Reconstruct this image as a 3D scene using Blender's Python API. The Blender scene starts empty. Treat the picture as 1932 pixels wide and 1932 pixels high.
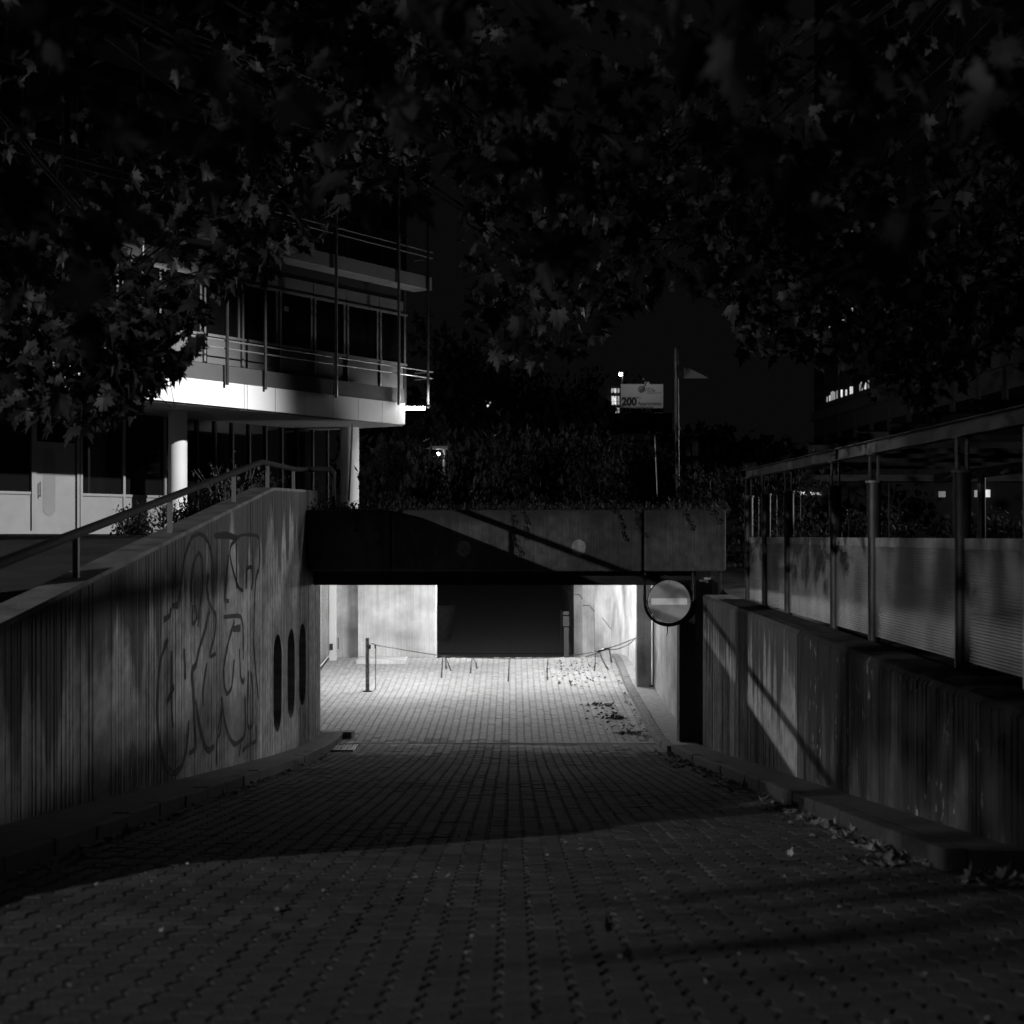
import bpy, bmesh, math, random
from mathutils import Vector, Matrix, noise
PI = math.pi
rnd = random.Random(7)
sc = bpy.context.scene

# ------------------------------------------------------------------ camera, world, exposure
F, CX, HZ = 2760.0, 966.0, 1010.0      # focal length / principal point in a 1932 px frame, horizon row
cam_d = bpy.data.cameras.new('camera')
cam = bpy.data.objects.new('camera', cam_d)
sc.collection.objects.link(cam)
cam.location = (0, 0, 0)
cam.rotation_euler = (PI / 2, 0, 0)
cam_d.sensor_width = 56.0
cam_d.lens = 56.0 * F / 1932
cam_d.shift_y = (HZ - 966) / 1932
cam_d.clip_end = 3000
cam_d.clip_start = 0.1
cam_d.dof.use_dof = True
cam_d.dof.focus_distance = 24.0
cam_d.dof.aperture_fstop = 3.5
sc.camera = cam
w = bpy.data.worlds.new('World')
sc.world = w
w.use_nodes = True
w.node_tree.nodes['Background'].inputs[0].default_value = (1, 1, 1, 1)
w.node_tree.nodes['Background'].inputs[1].default_value = 0.0028
sc.view_settings.view_transform = 'Standard'
sc.view_settings.look = 'None'
sc.view_settings.exposure = 0
sc.view_settings.gamma = 1
sc.render.engine = 'CYCLES'
sc.cycles.max_bounces = 8
sc.cycles.use_denoising = True
sc.cycles.caustics_reflective = False
sc.cycles.caustics_refractive = False
sc.cycles.sample_clamp_indirect = 2
sc.cycles.blur_glossy = 1.0
# lamp powers: plaza street lamp, right street lamp, floodlight on the building, tunnel lamps
P_LEFT, P_RIGHT, P_FLOOD, P_TUN = 12500, 2400, 50000, (360, 360)

def P(px, py, d):                      # point at distance d seen at that direction
    return Vector(((px - CX) * d / F, d, (HZ - py) * d / F))

# ------------------------------------------------------------------ materials (all neutral grey: a black-and-white night photograph)
MATS = {}
def nt(name, rough=0.8, metal=0.0):
    m = bpy.data.materials.new(name)
    m.use_nodes = True
    n = m.node_tree.nodes
    b = n['Principled BSDF']
    b.inputs['Roughness'].default_value = rough
    b.inputs['Metallic'].default_value = metal
    MATS[name] = m
    return m, m.node_tree, b
def mnode(t, op, a, b=None, c=None):
    n = t.nodes.new('ShaderNodeMath')
    n.operation = op
    for i, v in enumerate((a, b, c)):
        if v is None: continue
        if isinstance(v, (int, float)): n.inputs[i].default_value = v
        else: t.links.new(v, n.inputs[i])
    return n.outputs[0]
def tex(t, scale=(1, 1, 1), sc_=5.0, detail=4.0, coord='Object', rough=.55):
    tc = t.nodes.new('ShaderNodeTexCoord')
    mp = t.nodes.new('ShaderNodeMapping')
    mp.inputs['Scale'].default_value = scale
    t.links.new(tc.outputs[coord], mp.inputs['Vector'])
    nz = t.nodes.new('ShaderNodeTexNoise')
    nz.inputs['Scale'].default_value = sc_
    nz.inputs['Detail'].default_value = detail
    nz.inputs['Roughness'].default_value = rough
    t.links.new(mp.outputs[0], nz.inputs['Vector'])
    return nz.outputs['Fac']
def remap(t, v, a, b, c=0.0, d=1.0):
    n = t.nodes.new('ShaderNodeMapRange')
    t.links.new(v, n.inputs[0])
    for i, x in enumerate((a, b, c, d)): n.inputs[i + 1].default_value = x
    return n.outputs[0]
def setcol(t, b, v):
    cc = t.nodes.new('ShaderNodeCombineColor')
    for i in range(3): t.links.new(v, cc.inputs[i])
    t.links.new(cc.outputs[0], b.inputs['Base Color'])
def bump(t, b, v, dist=0.01, st=0.5):
    n = t.nodes.new('ShaderNodeBump')
    n.inputs['Distance'].default_value = dist
    n.inputs['Strength'].default_value = st
    t.links.new(v, n.inputs['Height'])
    t.links.new(n.outputs[0], b.inputs['Normal'])
def plain(name, v, rough=.7, metal=0., var=.25, s=6.0, stretch=(1, 1, 1), bmp=0.0, rand=0.0):
    m, t, b = nt(name, rough, metal)
    f = remap(t, tex(t, stretch, s), .3, .7, v * (1 - var), v * (1 + var))
    if rand:
        oi = t.nodes.new('ShaderNodeObjectInfo')
        f = mnode(t, 'MULTIPLY', f, remap(t, oi.outputs['Random'], 0, 1, 1 - rand, 1 + rand))
    setcol(t, b, f)
    if bmp: bump(t, b, tex(t, stretch, s * 8), bmp, .6)
    return m
def uvnoise(t, su, sv, detail=5.0, off=0.0):
    uv = t.nodes.new('ShaderNodeTexCoord')
    mp = t.nodes.new('ShaderNodeMapping')
    mp.inputs['Scale'].default_value = (su, sv, 1)
    mp.inputs['Location'].default_value = (off, off * .7, 0)
    t.links.new(uv.outputs['UV'], mp.inputs['Vector'])
    nz = t.nodes.new('ShaderNodeTexNoise')
    nz.inputs['Scale'].default_value = 1.0
    nz.inputs['Detail'].default_value = detail
    t.links.new(mp.outputs[0], nz.inputs['Vector'])
    return nz.outputs['Fac'], uv
def wallmat(name, base, dark, dripmin, dripmax, usc=2.2, off=0.0, streak=.45, moss=0.0, pin=.72, isov=.3):
    """cast concrete: u = metres along the wall, v = metres below its top; rain streaks run down from the top"""
    m, t, b = nt(name, .9)
    drip, uv = uvnoise(t, usc, .0, 6, off)
    sep = t.nodes.new('ShaderNodeSeparateXYZ')
    t.links.new(uv.outputs['UV'], sep.inputs[0])
    v = sep.outputs[1]
    wob, _ = uvnoise(t, 5, 5, 4, off + 3)
    lim = remap(t, drip, .35, .68, dripmin, dripmax)
    lim = mnode(t, 'ADD', lim, remap(t, wob, .3, .7, -.08, .08))
    stain = remap(t, mnode(t, 'SUBTRACT', v, lim), -.12, .22, 1, 0)
    st, _ = uvnoise(t, 9, .35, 6, off + 9)
    st2, _ = uvnoise(t, 38, .5, 4, off + 4)
    cl, _ = uvnoise(t, .8, .9, 6, off + 1)
    fine, _ = uvnoise(t, 60, 60, 3, off)
    iso, _ = uvnoise(t, 7, 6, 8, off + 7)
    col = remap(t, st, .3, .7, base * (1 - streak), base * (1 + streak))
    col = mnode(t, 'MULTIPLY', col, remap(t, st2, .3, .7, pin, 1.97 - pin))
    col = mnode(t, 'MULTIPLY', col, remap(t, cl, .3, .7, .5, 1.35))
    col = mnode(t, 'MULTIPLY', col, remap(t, fine, .3, .7, .88, 1.12))
    col = mnode(t, 'MULTIPLY', col, remap(t, iso, .3, .7, 1 - isov, 1 + isov))
    mx = t.nodes.new('ShaderNodeMix')
    t.links.new(mnode(t, 'MULTIPLY', stain, .88), mx.inputs[0])
    t.links.new(col, mx.inputs[2])
    mx.inputs[3].default_value = dark
    out = mx.outputs[0]
    if moss:
        sp, _ = uvnoise(t, 14, 5, 3, off + 20)
        blot, _ = uvnoise(t, 1.3, 1.1, 4, off + 30)
        k = mnode(t, 'MULTIPLY', remap(t, sp, .62, .66, 0, 1), remap(t, blot, .5, .6, 0, moss))
        out = mnode(t, 'ADD', out, k)
    setcol(t, b, out)
    hb, _ = uvnoise(t, 45, 9, 5, off)
    bump(t, b, hb, .012, .6)
    return m

M_wallL = wallmat('concrete_ramp_wall', .34, .05, .0, 1.7, 1.5, 0, .24, 0, .86)
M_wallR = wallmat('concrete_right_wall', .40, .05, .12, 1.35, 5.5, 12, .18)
M_wallT = wallmat('tunnel_side_concrete', .40, .2, -1, -.5, 3, 17, .2, 0, .8, .12)
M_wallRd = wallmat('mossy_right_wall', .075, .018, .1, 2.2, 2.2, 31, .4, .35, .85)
M_tun = wallmat('tunnel_concrete', .72, .45, -1, -.5, 1.5, 5, .12, 0, .85, .06)
M_fas = wallmat('fascia_concrete', .105, .035, .0, .35, 1.2, 44, .15)
M_beamc = plain('shaded_beam_concrete', .03, .95, 0, .4, 3)  # near-black: the shade under the fascia is put into the colour
M_cope = plain('coping_concrete', .20, .9, 0, .45, 3.0, (1, 1, 1), .01)
M_copeR = plain('mossy_coping', .085, .95, 0, .6, 6.0, (1, 1, 1), .02)
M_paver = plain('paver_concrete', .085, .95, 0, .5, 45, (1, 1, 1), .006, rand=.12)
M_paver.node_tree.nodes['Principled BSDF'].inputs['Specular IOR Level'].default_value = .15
M_joint = plain('joint_sand', .03, 1)
M_kerb = plain('kerb_concrete', .038, .9, 0, .35, 8, (1, 1, 1), .01, rand=.1)
M_kerbT = plain('lit_kerb_concrete', .19, .9, 0, .25, 8, (1, 1, 1), .01)  # paler kerb copy with the tunnel lamplight put into its colour
M_walkT = plain('lit_walkway', .34, .95, 0, .2, 9, (1, 1, 1), .01)  # paler walkway copy, tunnel lamplight in the colour
M_walk = plain('walkway_asphalt', .05, .95, 0, .4, 9, (1, 1, 1), .01)
M_earth = plain('dark_earth', .035, 1, 0, .5, 2)
M_plaza = plain('plaza_ground', .07, .95, 0, .4, 1.5)
M_metal = plain('galvanised_steel', .07, .55, .6, .7, 7, (1, 1, .25))
M_beam = plain('galvanised_beam', .17, .6, .4, .75, 1.3)
M_dark = plain('dark_painted_steel', .03, .45, .0, .2)
M_rail = plain('grey_painted_rail', .03, .8, 0, .2)
M_sheet = plain('ribbed_sheet', .26, .5, .2, .55, 1.5, (1, 1.2, .7))
M_flash = plain('sheet_flashing', .38, .5, .3, .3, 5)
M_white = plain('white_facade_panel', .78, .6, 0, .03, 2)
M_col = plain('column_paint', .55, .6, 0, .05, 2)
M_door = plain('pale_door_paint', .20, .6, 0, .08, 3)
M_grey = plain('grey_facade_panel', .15, .6, 0, .1, 2)
M_edge = plain('pale_slab_edge', .28, .6, 0, .1, 2)
M_upst = plain('upstand_panel', .07, .6, 0, .1, 2)
M_dkpan = plain('dark_facade_panel', .03, .5, 0, .2, 2)
M_alu = plain('aluminium_frame', .36, .4, .5, .15, 4)
M_bark = plain('bark', .012, .95, 0, .4, 12, (1, 1, .3), .02)
M_bark.node_tree.nodes['Principled BSDF'].inputs['Specular IOR Level'].default_value = .03
M_stem = plain('twig', .045, .9, 0, .4)
M_far = plain('far_facade', .02, .9, 0, .25, .4)
M_roof = plain('far_roof', .08, .9, 0, .25, .6)
M_sign = plain('sign_red_enamel', .45, .6, 0, .25, 3.0)
M_signw = plain('sign_white_bar', .92, .45, 0, .06, 4)
M_board = plain('printed_board', .55, .7, 0, .04)
M_ink = plain('dark_print', .02, .7, 0, .1)
M_ink2 = plain('grey_print', .09, .7, 0, .1)
M_paint = plain('faded_spray_paint', .006, .9, 0, .5, 12)
M_blob = plain('overpaint_patch', .36, .9, 0, .35, 14)
M_post = plain('weathered_post', .12, .85, 0, .6, 22)
M_tape = plain('barrier_tape', .35, .5, 0, .5, 30)
M_chain = plain('chain_steel', .07, .4, .4, .2)
M_bolt = plain('bright_bolt', .8, .25, .9, .1)
M_litter2 = plain('wet_dark_leaf', .035, .8, 0, .4, 10)
M_litter = plain('dry_leaf', .30, .8, 0, .5, 10, rand=.4)
for M_, e_ in ((M_sign, .055), (M_signw, .17)):      # faint glow added, as if backlit; the lamps alone leave the sign dark
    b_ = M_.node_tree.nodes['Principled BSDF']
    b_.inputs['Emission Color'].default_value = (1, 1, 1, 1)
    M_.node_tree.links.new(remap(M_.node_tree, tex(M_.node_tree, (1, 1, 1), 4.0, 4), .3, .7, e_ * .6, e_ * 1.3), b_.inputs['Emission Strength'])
def glassmat():
    m, t, b = nt('window_glass', .05)
    b.inputs['Base Color'].default_value = (.006, .006, .006, 1)
    b.inputs['Specular IOR Level'].default_value = .6
    return m
M_rail.node_tree.nodes['Principled BSDF'].inputs['Specular IOR Level'].default_value = .15
M_glass = glassmat()
def leafmat(name, v, rough=.5, tr=.35, var=.5):
    m, t, b = nt(name, rough)
    geo = t.nodes.new('ShaderNodeNewGeometry')
    f = mnode(t, 'MULTIPLY', remap(t, geo.outputs['Random Per Island'], 0, 1, v * (1 - var), v * (1 + var)),
              remap(t, tex(t, (1, 1, 1), 30), .3, .7, .8, 1.2))
    setcol(t, b, f)
    tl = t.nodes.new('ShaderNodeBsdfTranslucent')
    cc = t.nodes.new('ShaderNodeCombineColor')
    for i in range(3): t.links.new(f, cc.inputs[i])
    t.links.new(cc.outputs[0], tl.inputs[0])
    mx = t.nodes.new('ShaderNodeMixShader')
    mx.inputs[0].default_value = tr
    t.links.new(b.outputs[0], mx.inputs[1]); t.links.new(tl.outputs[0], mx.inputs[2])
    t.links.new(mx.outputs[0], t.nodes['Material Output'].inputs[0])
    return m
M_leaf = leafmat('maple_leaf', .021, .6, .35, .85)
M_hedge = leafmat('hedge_leaf', .03, .75)
M_ivy = leafmat('ivy_leaf', .025, .7)
M_fart = leafmat('far_tree_leaf', .03, .8)
def emit(name, s, tx=False):
    m = bpy.data.materials.new(name); m.use_nodes = True
    t = m.node_tree; t.nodes.clear()
    e = t.nodes.new('ShaderNodeEmission'); o = t.nodes.new('ShaderNodeOutputMaterial')
    e.inputs[1].default_value = s
    if tx:
        t.links.new(remap(t, tex(t, (3, 3, .6), 1.0, 3), .3, .7, s * .4, s * 1.4), e.inputs[1])
    t.links.new(e.outputs[0], o.inputs[0])
    return m
M_lamp = emit('lamp_glass', 60)
M_lamp2 = emit('far_lamp_glass', 30)
M_lit = emit('lit_window', .85, True)
M_lit2 = emit('dim_lit_window', .28, True)
M_tube = emit('tube_diffuser', 8)

# ------------------------------------------------------------------ helpers
def link(name, me, mat, parent=None):
    o = bpy.data.objects.new(name, me)
    sc.collection.objects.link(o)
    if mat is not None and not me.materials: me.materials.append(mat)
    if parent is not None:
        o.parent = parent
        o.matrix_parent_inverse = Matrix.Translation(-Vector(parent.location))
    return o
def tag(o, label=None, cat=None, group=None, kind=None):
    if label: o['label'] = label
    if cat: o['category'] = cat
    if group: o['group'] = group
    if kind: o['kind'] = kind
    return o
def thing(name, loc, label, cat, group=None):
    o = bpy.data.objects.new(name, None)
    sc.collection.objects.link(o)
    o.location = loc
    o.empty_display_size = .2
    return tag(o, label, cat, group)
class MB:
    def __init__(s): s.v = []; s.f = []; s.uv = None
    def add(s, vs, fs):
        k = len(s.v); s.v += [tuple(x) for x in vs]; s.f += [tuple(i + k for i in f) for f in fs]; return s
    def box(s, x0, x1, y0, y1, z0, z1):
        return s.add([(x0, y0, z0), (x1, y0, z0), (x1, y1, z0), (x0, y1, z0), (x0, y0, z1), (x1, y0, z1), (x1, y1, z1), (x0, y1, z1)],
                     [(0, 3, 2, 1), (4, 5, 6, 7), (0, 1, 5, 4), (1, 2, 6, 5), (2, 3, 7, 6), (3, 0, 4, 7)])
    def hexa(s, p):     # 8 points: bottom ring then top ring
        return s.add(p, [(0, 3, 2, 1), (4, 5, 6, 7), (0, 1, 5, 4), (1, 2, 6, 5), (2, 3, 7, 6), (3, 0, 4, 7)])
    def tube(s, pts, r, n=10, caps=True):
        pts = [Vector(p) for p in pts]
        rs = r if isinstance(r, (list, tuple)) else [r] * len(pts)
        rings = []
        for i, p in enumerate(pts):
            t = (pts[min(i + 1, len(pts) - 1)] - pts[max(i - 1, 0)]).normalized()
            a = t.cross(Vector((0, 0, 1)))
            if a.length < 1e-3: a = Vector((1, 0, 0))
            a.normalize(); b = t.cross(a)
            rings.append([p + (a * math.cos(2 * PI * j / n) + b * math.sin(2 * PI * j / n)) * rs[i] for j in range(n)])
        k = len(s.v)
        for rg in rings: s.v += [tuple(x) for x in rg]
        for i in range(len(rings) - 1):
            for j in range(n):
                s.f.append((k + i * n + j, k + i * n + (j + 1) % n, k + (i + 1) * n + (j + 1) % n, k + (i + 1) * n + j))
        if caps:
            s.f.append(tuple(k + j for j in range(n))[::-1]); s.f.append(tuple(k + (len(rings) - 1) * n + j for j in range(n)))
        return s
    def build(s, name, mat, parent=None, smooth=False, bevel=0, uv=None):
        me = bpy.data.meshes.new(name)
        me.from_pydata(s.v, [], s.f)
        if uv or s.uv:
            u = me.uv_layers.new(name='UVMap')
            fn = uv
            for lp in me.loops:
                co = me.vertices[lp.vertex_index].co
                u.data[lp.index].uv = fn(co)
        me.update()
        if smooth:
            for p in me.polygons: p.use_smooth = True
            try: me.set_sharp_from_angle(angle=math.radians(40))
            except Exception: pass
        o = link(name, me, mat, parent)
        if bevel:
            b = o.modifiers.new('bevel', 'BEVEL'); b.width = bevel; b.segments = 2; b.limit_method = 'ANGLE'
        return o
def lerp(pts, d):
    if d <= pts[0][0]: return pts[0][1]
    for (a, za), (b, zb) in zip(pts, pts[1:]):
        if d <= b: return za + (zb - za) * (d - a) / (b - a)
    return pts[-1][1]
ROAD = [(-60, -1.15), (0, -1.18), (22.5, -3.50), (25.2, -3.74), (26.8, -3.83), (28, -3.81), (30, -3.73), (34, -3.585), (38.0, -3.24), (38.6, -3.217),
        (39.5, -3.33), (44, -3.93), (47, -3.90), (61, -2.1), (75, -.35), (80, -.05), (90, 0)]
def RZ(d): return lerp(ROAD, d)

# ------------------------------------------------------------------ setting: ground, plaza, road
def WX(d): return -(4.1496 - .0205 * d)             # face of the left wall
def WT(d): return -1.6 if d < 8.5 else -.68 + .124 * (d - 11.2) if d < 22.6 else (.734 + .02 * (d - 22.6))
PL = [(-60, -1.25), (3, -1.5), (8.4, -1.64), (8.56, -1.10), (11.2, -.76), (17, -.12), (30, 0.0), (900, 0)]
def grid(name, xs, ds, zf, mat, kind='structure', parent=None, uv=None):
    m = MB()
    vs = [(x, d, zf(x, d)) for d in ds for x in xs]
    n = len(xs)
    fs = [(j * n + i, j * n + i + 1, (j + 1) * n + i + 1, (j + 1) * n + i) for j in range(len(ds) - 1) for i in range(n - 1)]
    m.add(vs, fs)
    o = m.build(name, mat, parent, uv=uv)
    if kind: o['kind'] = kind
    return o
def frange(a, b, s):
    n = max(1, round((b - a) / s)); return [a + (b - a) * i / n for i in range(n + 1)]
# plaza left of the wall
grid('plaza', [-900, -60, -30, -15, -8, -6, -5, -4.25], [-60, -20, 0, 3, 8.4, 8.56, 11.2, 13, 15, 17, 20, 25, 30, 39.9], lambda x, d: lerp(PL, d), M_plaza)
# terrain right of the wall and beyond
RG = [(-60, -1.15), (24, -1.15), (30, -.6), (60, -.1), (900, 0)]
grid('terrain', [3.75, 6, 10, 20, 60, 900], [-60, 0, 24, 30, 39.9], lambda x, d: lerp(RG, d), M_earth)
grid('ground', [-900, -60, -20, -7.4], [39.9, 60, 90, 1500], lambda x, d: -.02, M_earth)
grid('ground', [2.6, 20, 60, 900], [39.9, 60, 90, 1500], lambda x, d: lerp(RG, d), M_earth)
grid('ground', [-7.4, 0, 2.6], [78, 90, 1500], lambda x, d: 0.0, M_earth)
grid('street', [-60, -20, -4, 0, 4, 20, 60], [-60, -20, 0, 1.5, 3.0], lambda x, d: RZ(d) - .03, M_plaza)
def UND(x, d): return noise.noise(Vector((x * .35, d * .3, 0))) * .022
def BED(x, d): return RZ(d) + UND(x, d) - .0095 - .006 * noise.noise(Vector((x * 1.1, d * .8, 4)))
road = grid('road', frange(-3.95, 3.9, .25), frange(3.0, 27.6, .25), BED, M_joint)
grid('tunnel_floor_bed', frange(-5.2, 3.4, .3), frange(27.6, 38.7, .3), BED, M_joint)
M_farfloor = plain('far_ramp_paving', .12, .9, 0, .3, 12, (1, 1, 1), .01)
grid('far_ramp', [-7.4, -4, -2, 0, 2.6], frange(38.6, 80, 1.2), lambda x, d: RZ(d) - .01, M_farfloor)
grid('far_ramp_joint_line', [-2.6, 2.0], [47.4, 47.55], lambda x, d: RZ(d) + .002, M_joint)

# paving blocks: I-shaped interlocking stones
PW, PLN = .1432, .200
AMP = .013
def paver_outline(sgn=1, gx=.006, gy=.0012):
    prof = [(-.1, 1), (-.068, 1), (-.032, -1), (.032, -1), (.068, 1), (.1, 1)]
    R = [(PW / 2 + AMP * k - gx, max(-.1 + gy, min(.1 - gy, y))) for y, k in prof]
    return R + [(-x, y) for x, y in R[::-1]]
OUT = paver_outline()
NO = len(OUT)
INN = [(x - math.copysign(.0025, x), y * .975) for x, y in OUT]
def paver_mesh_local():
    vs = [(x, y, 0) for x, y in INN] + [(x, y, -.0025) for x, y in OUT] + [(x, y, -.034) for x, y in OUT]
    fs = [tuple(range(NO))] + [(NO + i, NO + (i + 1) % NO, (i + 1) % NO, i) for i in range(NO)] + \
         [(2 * NO + i, 2 * NO + (i + 1) % NO, NO + (i + 1) % NO, NO + i) for i in range(NO)]
    return vs, fs
pv, pf = paver_mesh_local()
M_paverM = plain('half_lit_paver_concrete', .20, .95, 0, .3, 40, (1, 1, 1), .004)  # lighter paver copies carry the tunnel's light spill in their colour
M_paverT = plain('lit_paver_concrete', .40, .95, 0, .2, 14, (1, 1, 1), .004)
def kxr(d): return 2.72 + .0 * d if d > 9.3 else 3.28
def xrange_at(d):
    if d < 27.75: return -3.24, (2.80 if d > 9.35 else 3.28)
    return -4.9, 2.74
cells = []
r = 0
y = 4.15
cols = [(-4.85 + PW * i) for i in range(58)]
for ci, cx_ in enumerate(cols):
    off = .1 if ci % 2 else 0.0
    j = 0
    while True:
        d = 4.15 + off + j * PLN
        j += 1
        if d > 38.5: break
        if 26.68 < d < 26.92: continue
        xl, xr = xrange_at(d)
        if cx_ - PW / 2 < xl - .02 or cx_ + PW / 2 > xr + .02: continue
        cells.append((d, cx_))
vis = lambda d, x: abs(x / d) < .36
near = sorted([c for c in cells if vis(*c) and RZ(c[0]) / c[0] > -.338], key=lambda c: c[0])[:300]
nearset = set(near)
me = bpy.data.meshes.new('paver'); me.from_pydata(pv, [], pf); me.materials.append(M_paver)
def tilt(d, x):
    s = math.atan2(RZ(d + .1) - RZ(d - .1), .2)
    und = noise.noise(Vector((x * .35, d * .3, 0))) * .022
    return s, und
for d, x in near:
    o = bpy.data.objects.new('paver', me)
    sc.collection.objects.link(o)
    s, und = tilt(d, x)
    o.location = (x, d, RZ(d) + und + rnd.uniform(-.002, .002))
    o.rotation_euler = (s + rnd.gauss(0, .006), rnd.gauss(0, .01), rnd.gauss(0, .006))
    o.parent = road
m, mt_, mm_ = MB(), MB(), MB()
for d, x in cells:
    if (d, x) in nearset: continue
    s, und = tilt(d, x)
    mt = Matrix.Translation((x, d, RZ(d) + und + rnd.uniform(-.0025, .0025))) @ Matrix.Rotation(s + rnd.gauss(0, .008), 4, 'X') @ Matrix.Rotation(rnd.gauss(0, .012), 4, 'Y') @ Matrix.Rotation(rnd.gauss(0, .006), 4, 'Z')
    pk = (d - 24.8) / 3.2 + noise.noise(Vector((x * .8, d * .5, 9))) * .55 + rnd.uniform(-.22, .22)  # paler blocks towards the tunnel stand in for its light falloff
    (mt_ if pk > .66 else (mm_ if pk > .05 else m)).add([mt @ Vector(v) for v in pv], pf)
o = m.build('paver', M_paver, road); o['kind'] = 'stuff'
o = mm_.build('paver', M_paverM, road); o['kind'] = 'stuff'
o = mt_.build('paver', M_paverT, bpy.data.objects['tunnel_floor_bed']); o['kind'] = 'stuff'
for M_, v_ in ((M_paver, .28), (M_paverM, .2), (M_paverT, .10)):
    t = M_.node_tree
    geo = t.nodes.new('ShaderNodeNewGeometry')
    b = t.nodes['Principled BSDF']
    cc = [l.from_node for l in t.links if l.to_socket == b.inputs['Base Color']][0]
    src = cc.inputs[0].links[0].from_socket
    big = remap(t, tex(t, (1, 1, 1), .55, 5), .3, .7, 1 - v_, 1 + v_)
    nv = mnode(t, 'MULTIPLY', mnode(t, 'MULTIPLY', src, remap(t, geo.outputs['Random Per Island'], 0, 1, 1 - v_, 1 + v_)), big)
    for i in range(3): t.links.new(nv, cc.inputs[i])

# kerbs and walkways
def kerb_run(name_walk, xin, xout, d0, d1, label, hgt=.125, w_=.16, mk=None, mw=None):
    # xin = road side, xout = wall side function
    sgn = 1 if xout(10) > xin else -1
    m = MB(); ds = frange(d0, d1, .8)
    vs = []
    for d in ds: vs += [(xin + sgn * w_, d, RZ(d) + hgt - .006), (xout(d), d, RZ(d) + hgt - .006)]
    fs = [(2 * i, 2 * i + 1, 2 * i + 3, 2 * i + 2) if sgn > 0 else (2 * i, 2 * i + 2, 2 * i + 3, 2 * i + 1) for i in range(len(ds) - 1)]
    k = len(vs)
    vs += [(xin + sgn * w_, d0, RZ(d0) - .3), (xout(d0), d0, RZ(d0) - .3)]; fs.append((0, 1, k + 1, k))
    m.add(vs, fs)
    wk = m.build(name_walk, mw or M_walk); wk['kind'] = 'structure'
    n = round((d1 - d0) / 1.0); L = (d1 - d0) / n
    for i in range(n):
        a, b_ = d0 + i * L + .004, d0 + (i + 1) * L - .004
        x0, x1 = sorted((xin, xin + sgn * w_))
        j1, j2 = rnd.uniform(-.006, .006), rnd.uniform(-.008, .008)
        k = MB().hexa([(x0 + j2, a, RZ(a) - .2), (x1 + j2, a, RZ(a) - .2), (x1 + j2, b_, RZ(b_) - .2), (x0 + j2, b_, RZ(b_) - .2),
                       (x0 + j2, a, RZ(a) + hgt + j1), (x1 + j2, a, RZ(a) + hgt + j1), (x1 + j2, b_, RZ(b_) + hgt + j1), (x0 + j2, b_, RZ(b_) + hgt + j1)])
        k.build('kerb_stone', mk or M_kerb, wk, bevel=.018)
    return wk
kerb_run('pavement_left', -3.17, lambda d: WX(d) + .02, 3.0, 27.5, '')
kerb_run('pavement_right', 2.74, lambda d: 3.29, 9.3, 25.2, '', .14)
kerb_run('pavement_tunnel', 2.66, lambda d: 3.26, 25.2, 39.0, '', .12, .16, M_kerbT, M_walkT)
MB().hexa([(-3.65, 27.5, RZ(27.5) - .1), (-3.02, 27.5, RZ(27.5) - .1), (-2.98, 27.75, RZ(27.75) - .1), (-3.65, 27.75, RZ(27.75) - .1),
           (-3.65, 27.5, RZ(27.5) + .12), (-3.02, 27.5, RZ(27.5) + .12), (-2.98, 27.75, RZ(27.75) + .12), (-3.65, 27.75, RZ(27.75) + .12)]).build('kerb_end', M_kerbT, bevel=.02)['kind'] = 'structure'

# drainage channel across the road
ch = thing('drainage_channel', (-.3, 26.8, RZ(26.8)), 'long slotted drainage channel set across the ramp at the tunnel mouth', 'drain')
zc = RZ(26.8) + .012
MB().box(-3.1, 2.64, 26.68, 26.74, zc - .05, zc).box(-3.1, 2.64, 26.86, 26.92, zc - .05, zc).build('frame', M_kerbT, ch)
MB().box(-3.1, 2.64, 26.74, 26.86, zc - .12, zc - .07).build('channel_bed', M_joint, ch)
bar = bpy.data.meshes.new('bar'); mb = MB().box(-.006, .006, -.06, .06, -.03, -.003); bar.from_pydata(mb.v, [], mb.f); bar.materials.append(M_metal)
x = -3.09
while x < 2.63:
    o = bpy.data.objects.new('bar', bar); sc.collection.objects.link(o); o.location = (x - (-.3), 0, zc - RZ(26.8)); o.parent = ch
    x += .043
gd = thing('gully_grate', (-3.0, 25.9, RZ(25.9)), 'small slotted gully grate beside the left kerb corner', 'drain')
for i in range(6):
    MB().box(-3.14 + i * .06, -3.115 + i * .06, 25.4, 26.3, RZ(25.9) + .0, RZ(25.9) + .014).build('slat', M_dark, gd)
MB().box(-3.15, -2.76, 25.36, 25.4, RZ(25.4) - .02, RZ(25.4) + .03).box(-2.79, -2.76, 25.4, 26.3, RZ(25.9) - .02, RZ(25.9) + .02).build('frame', M_metal, gd)

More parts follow.
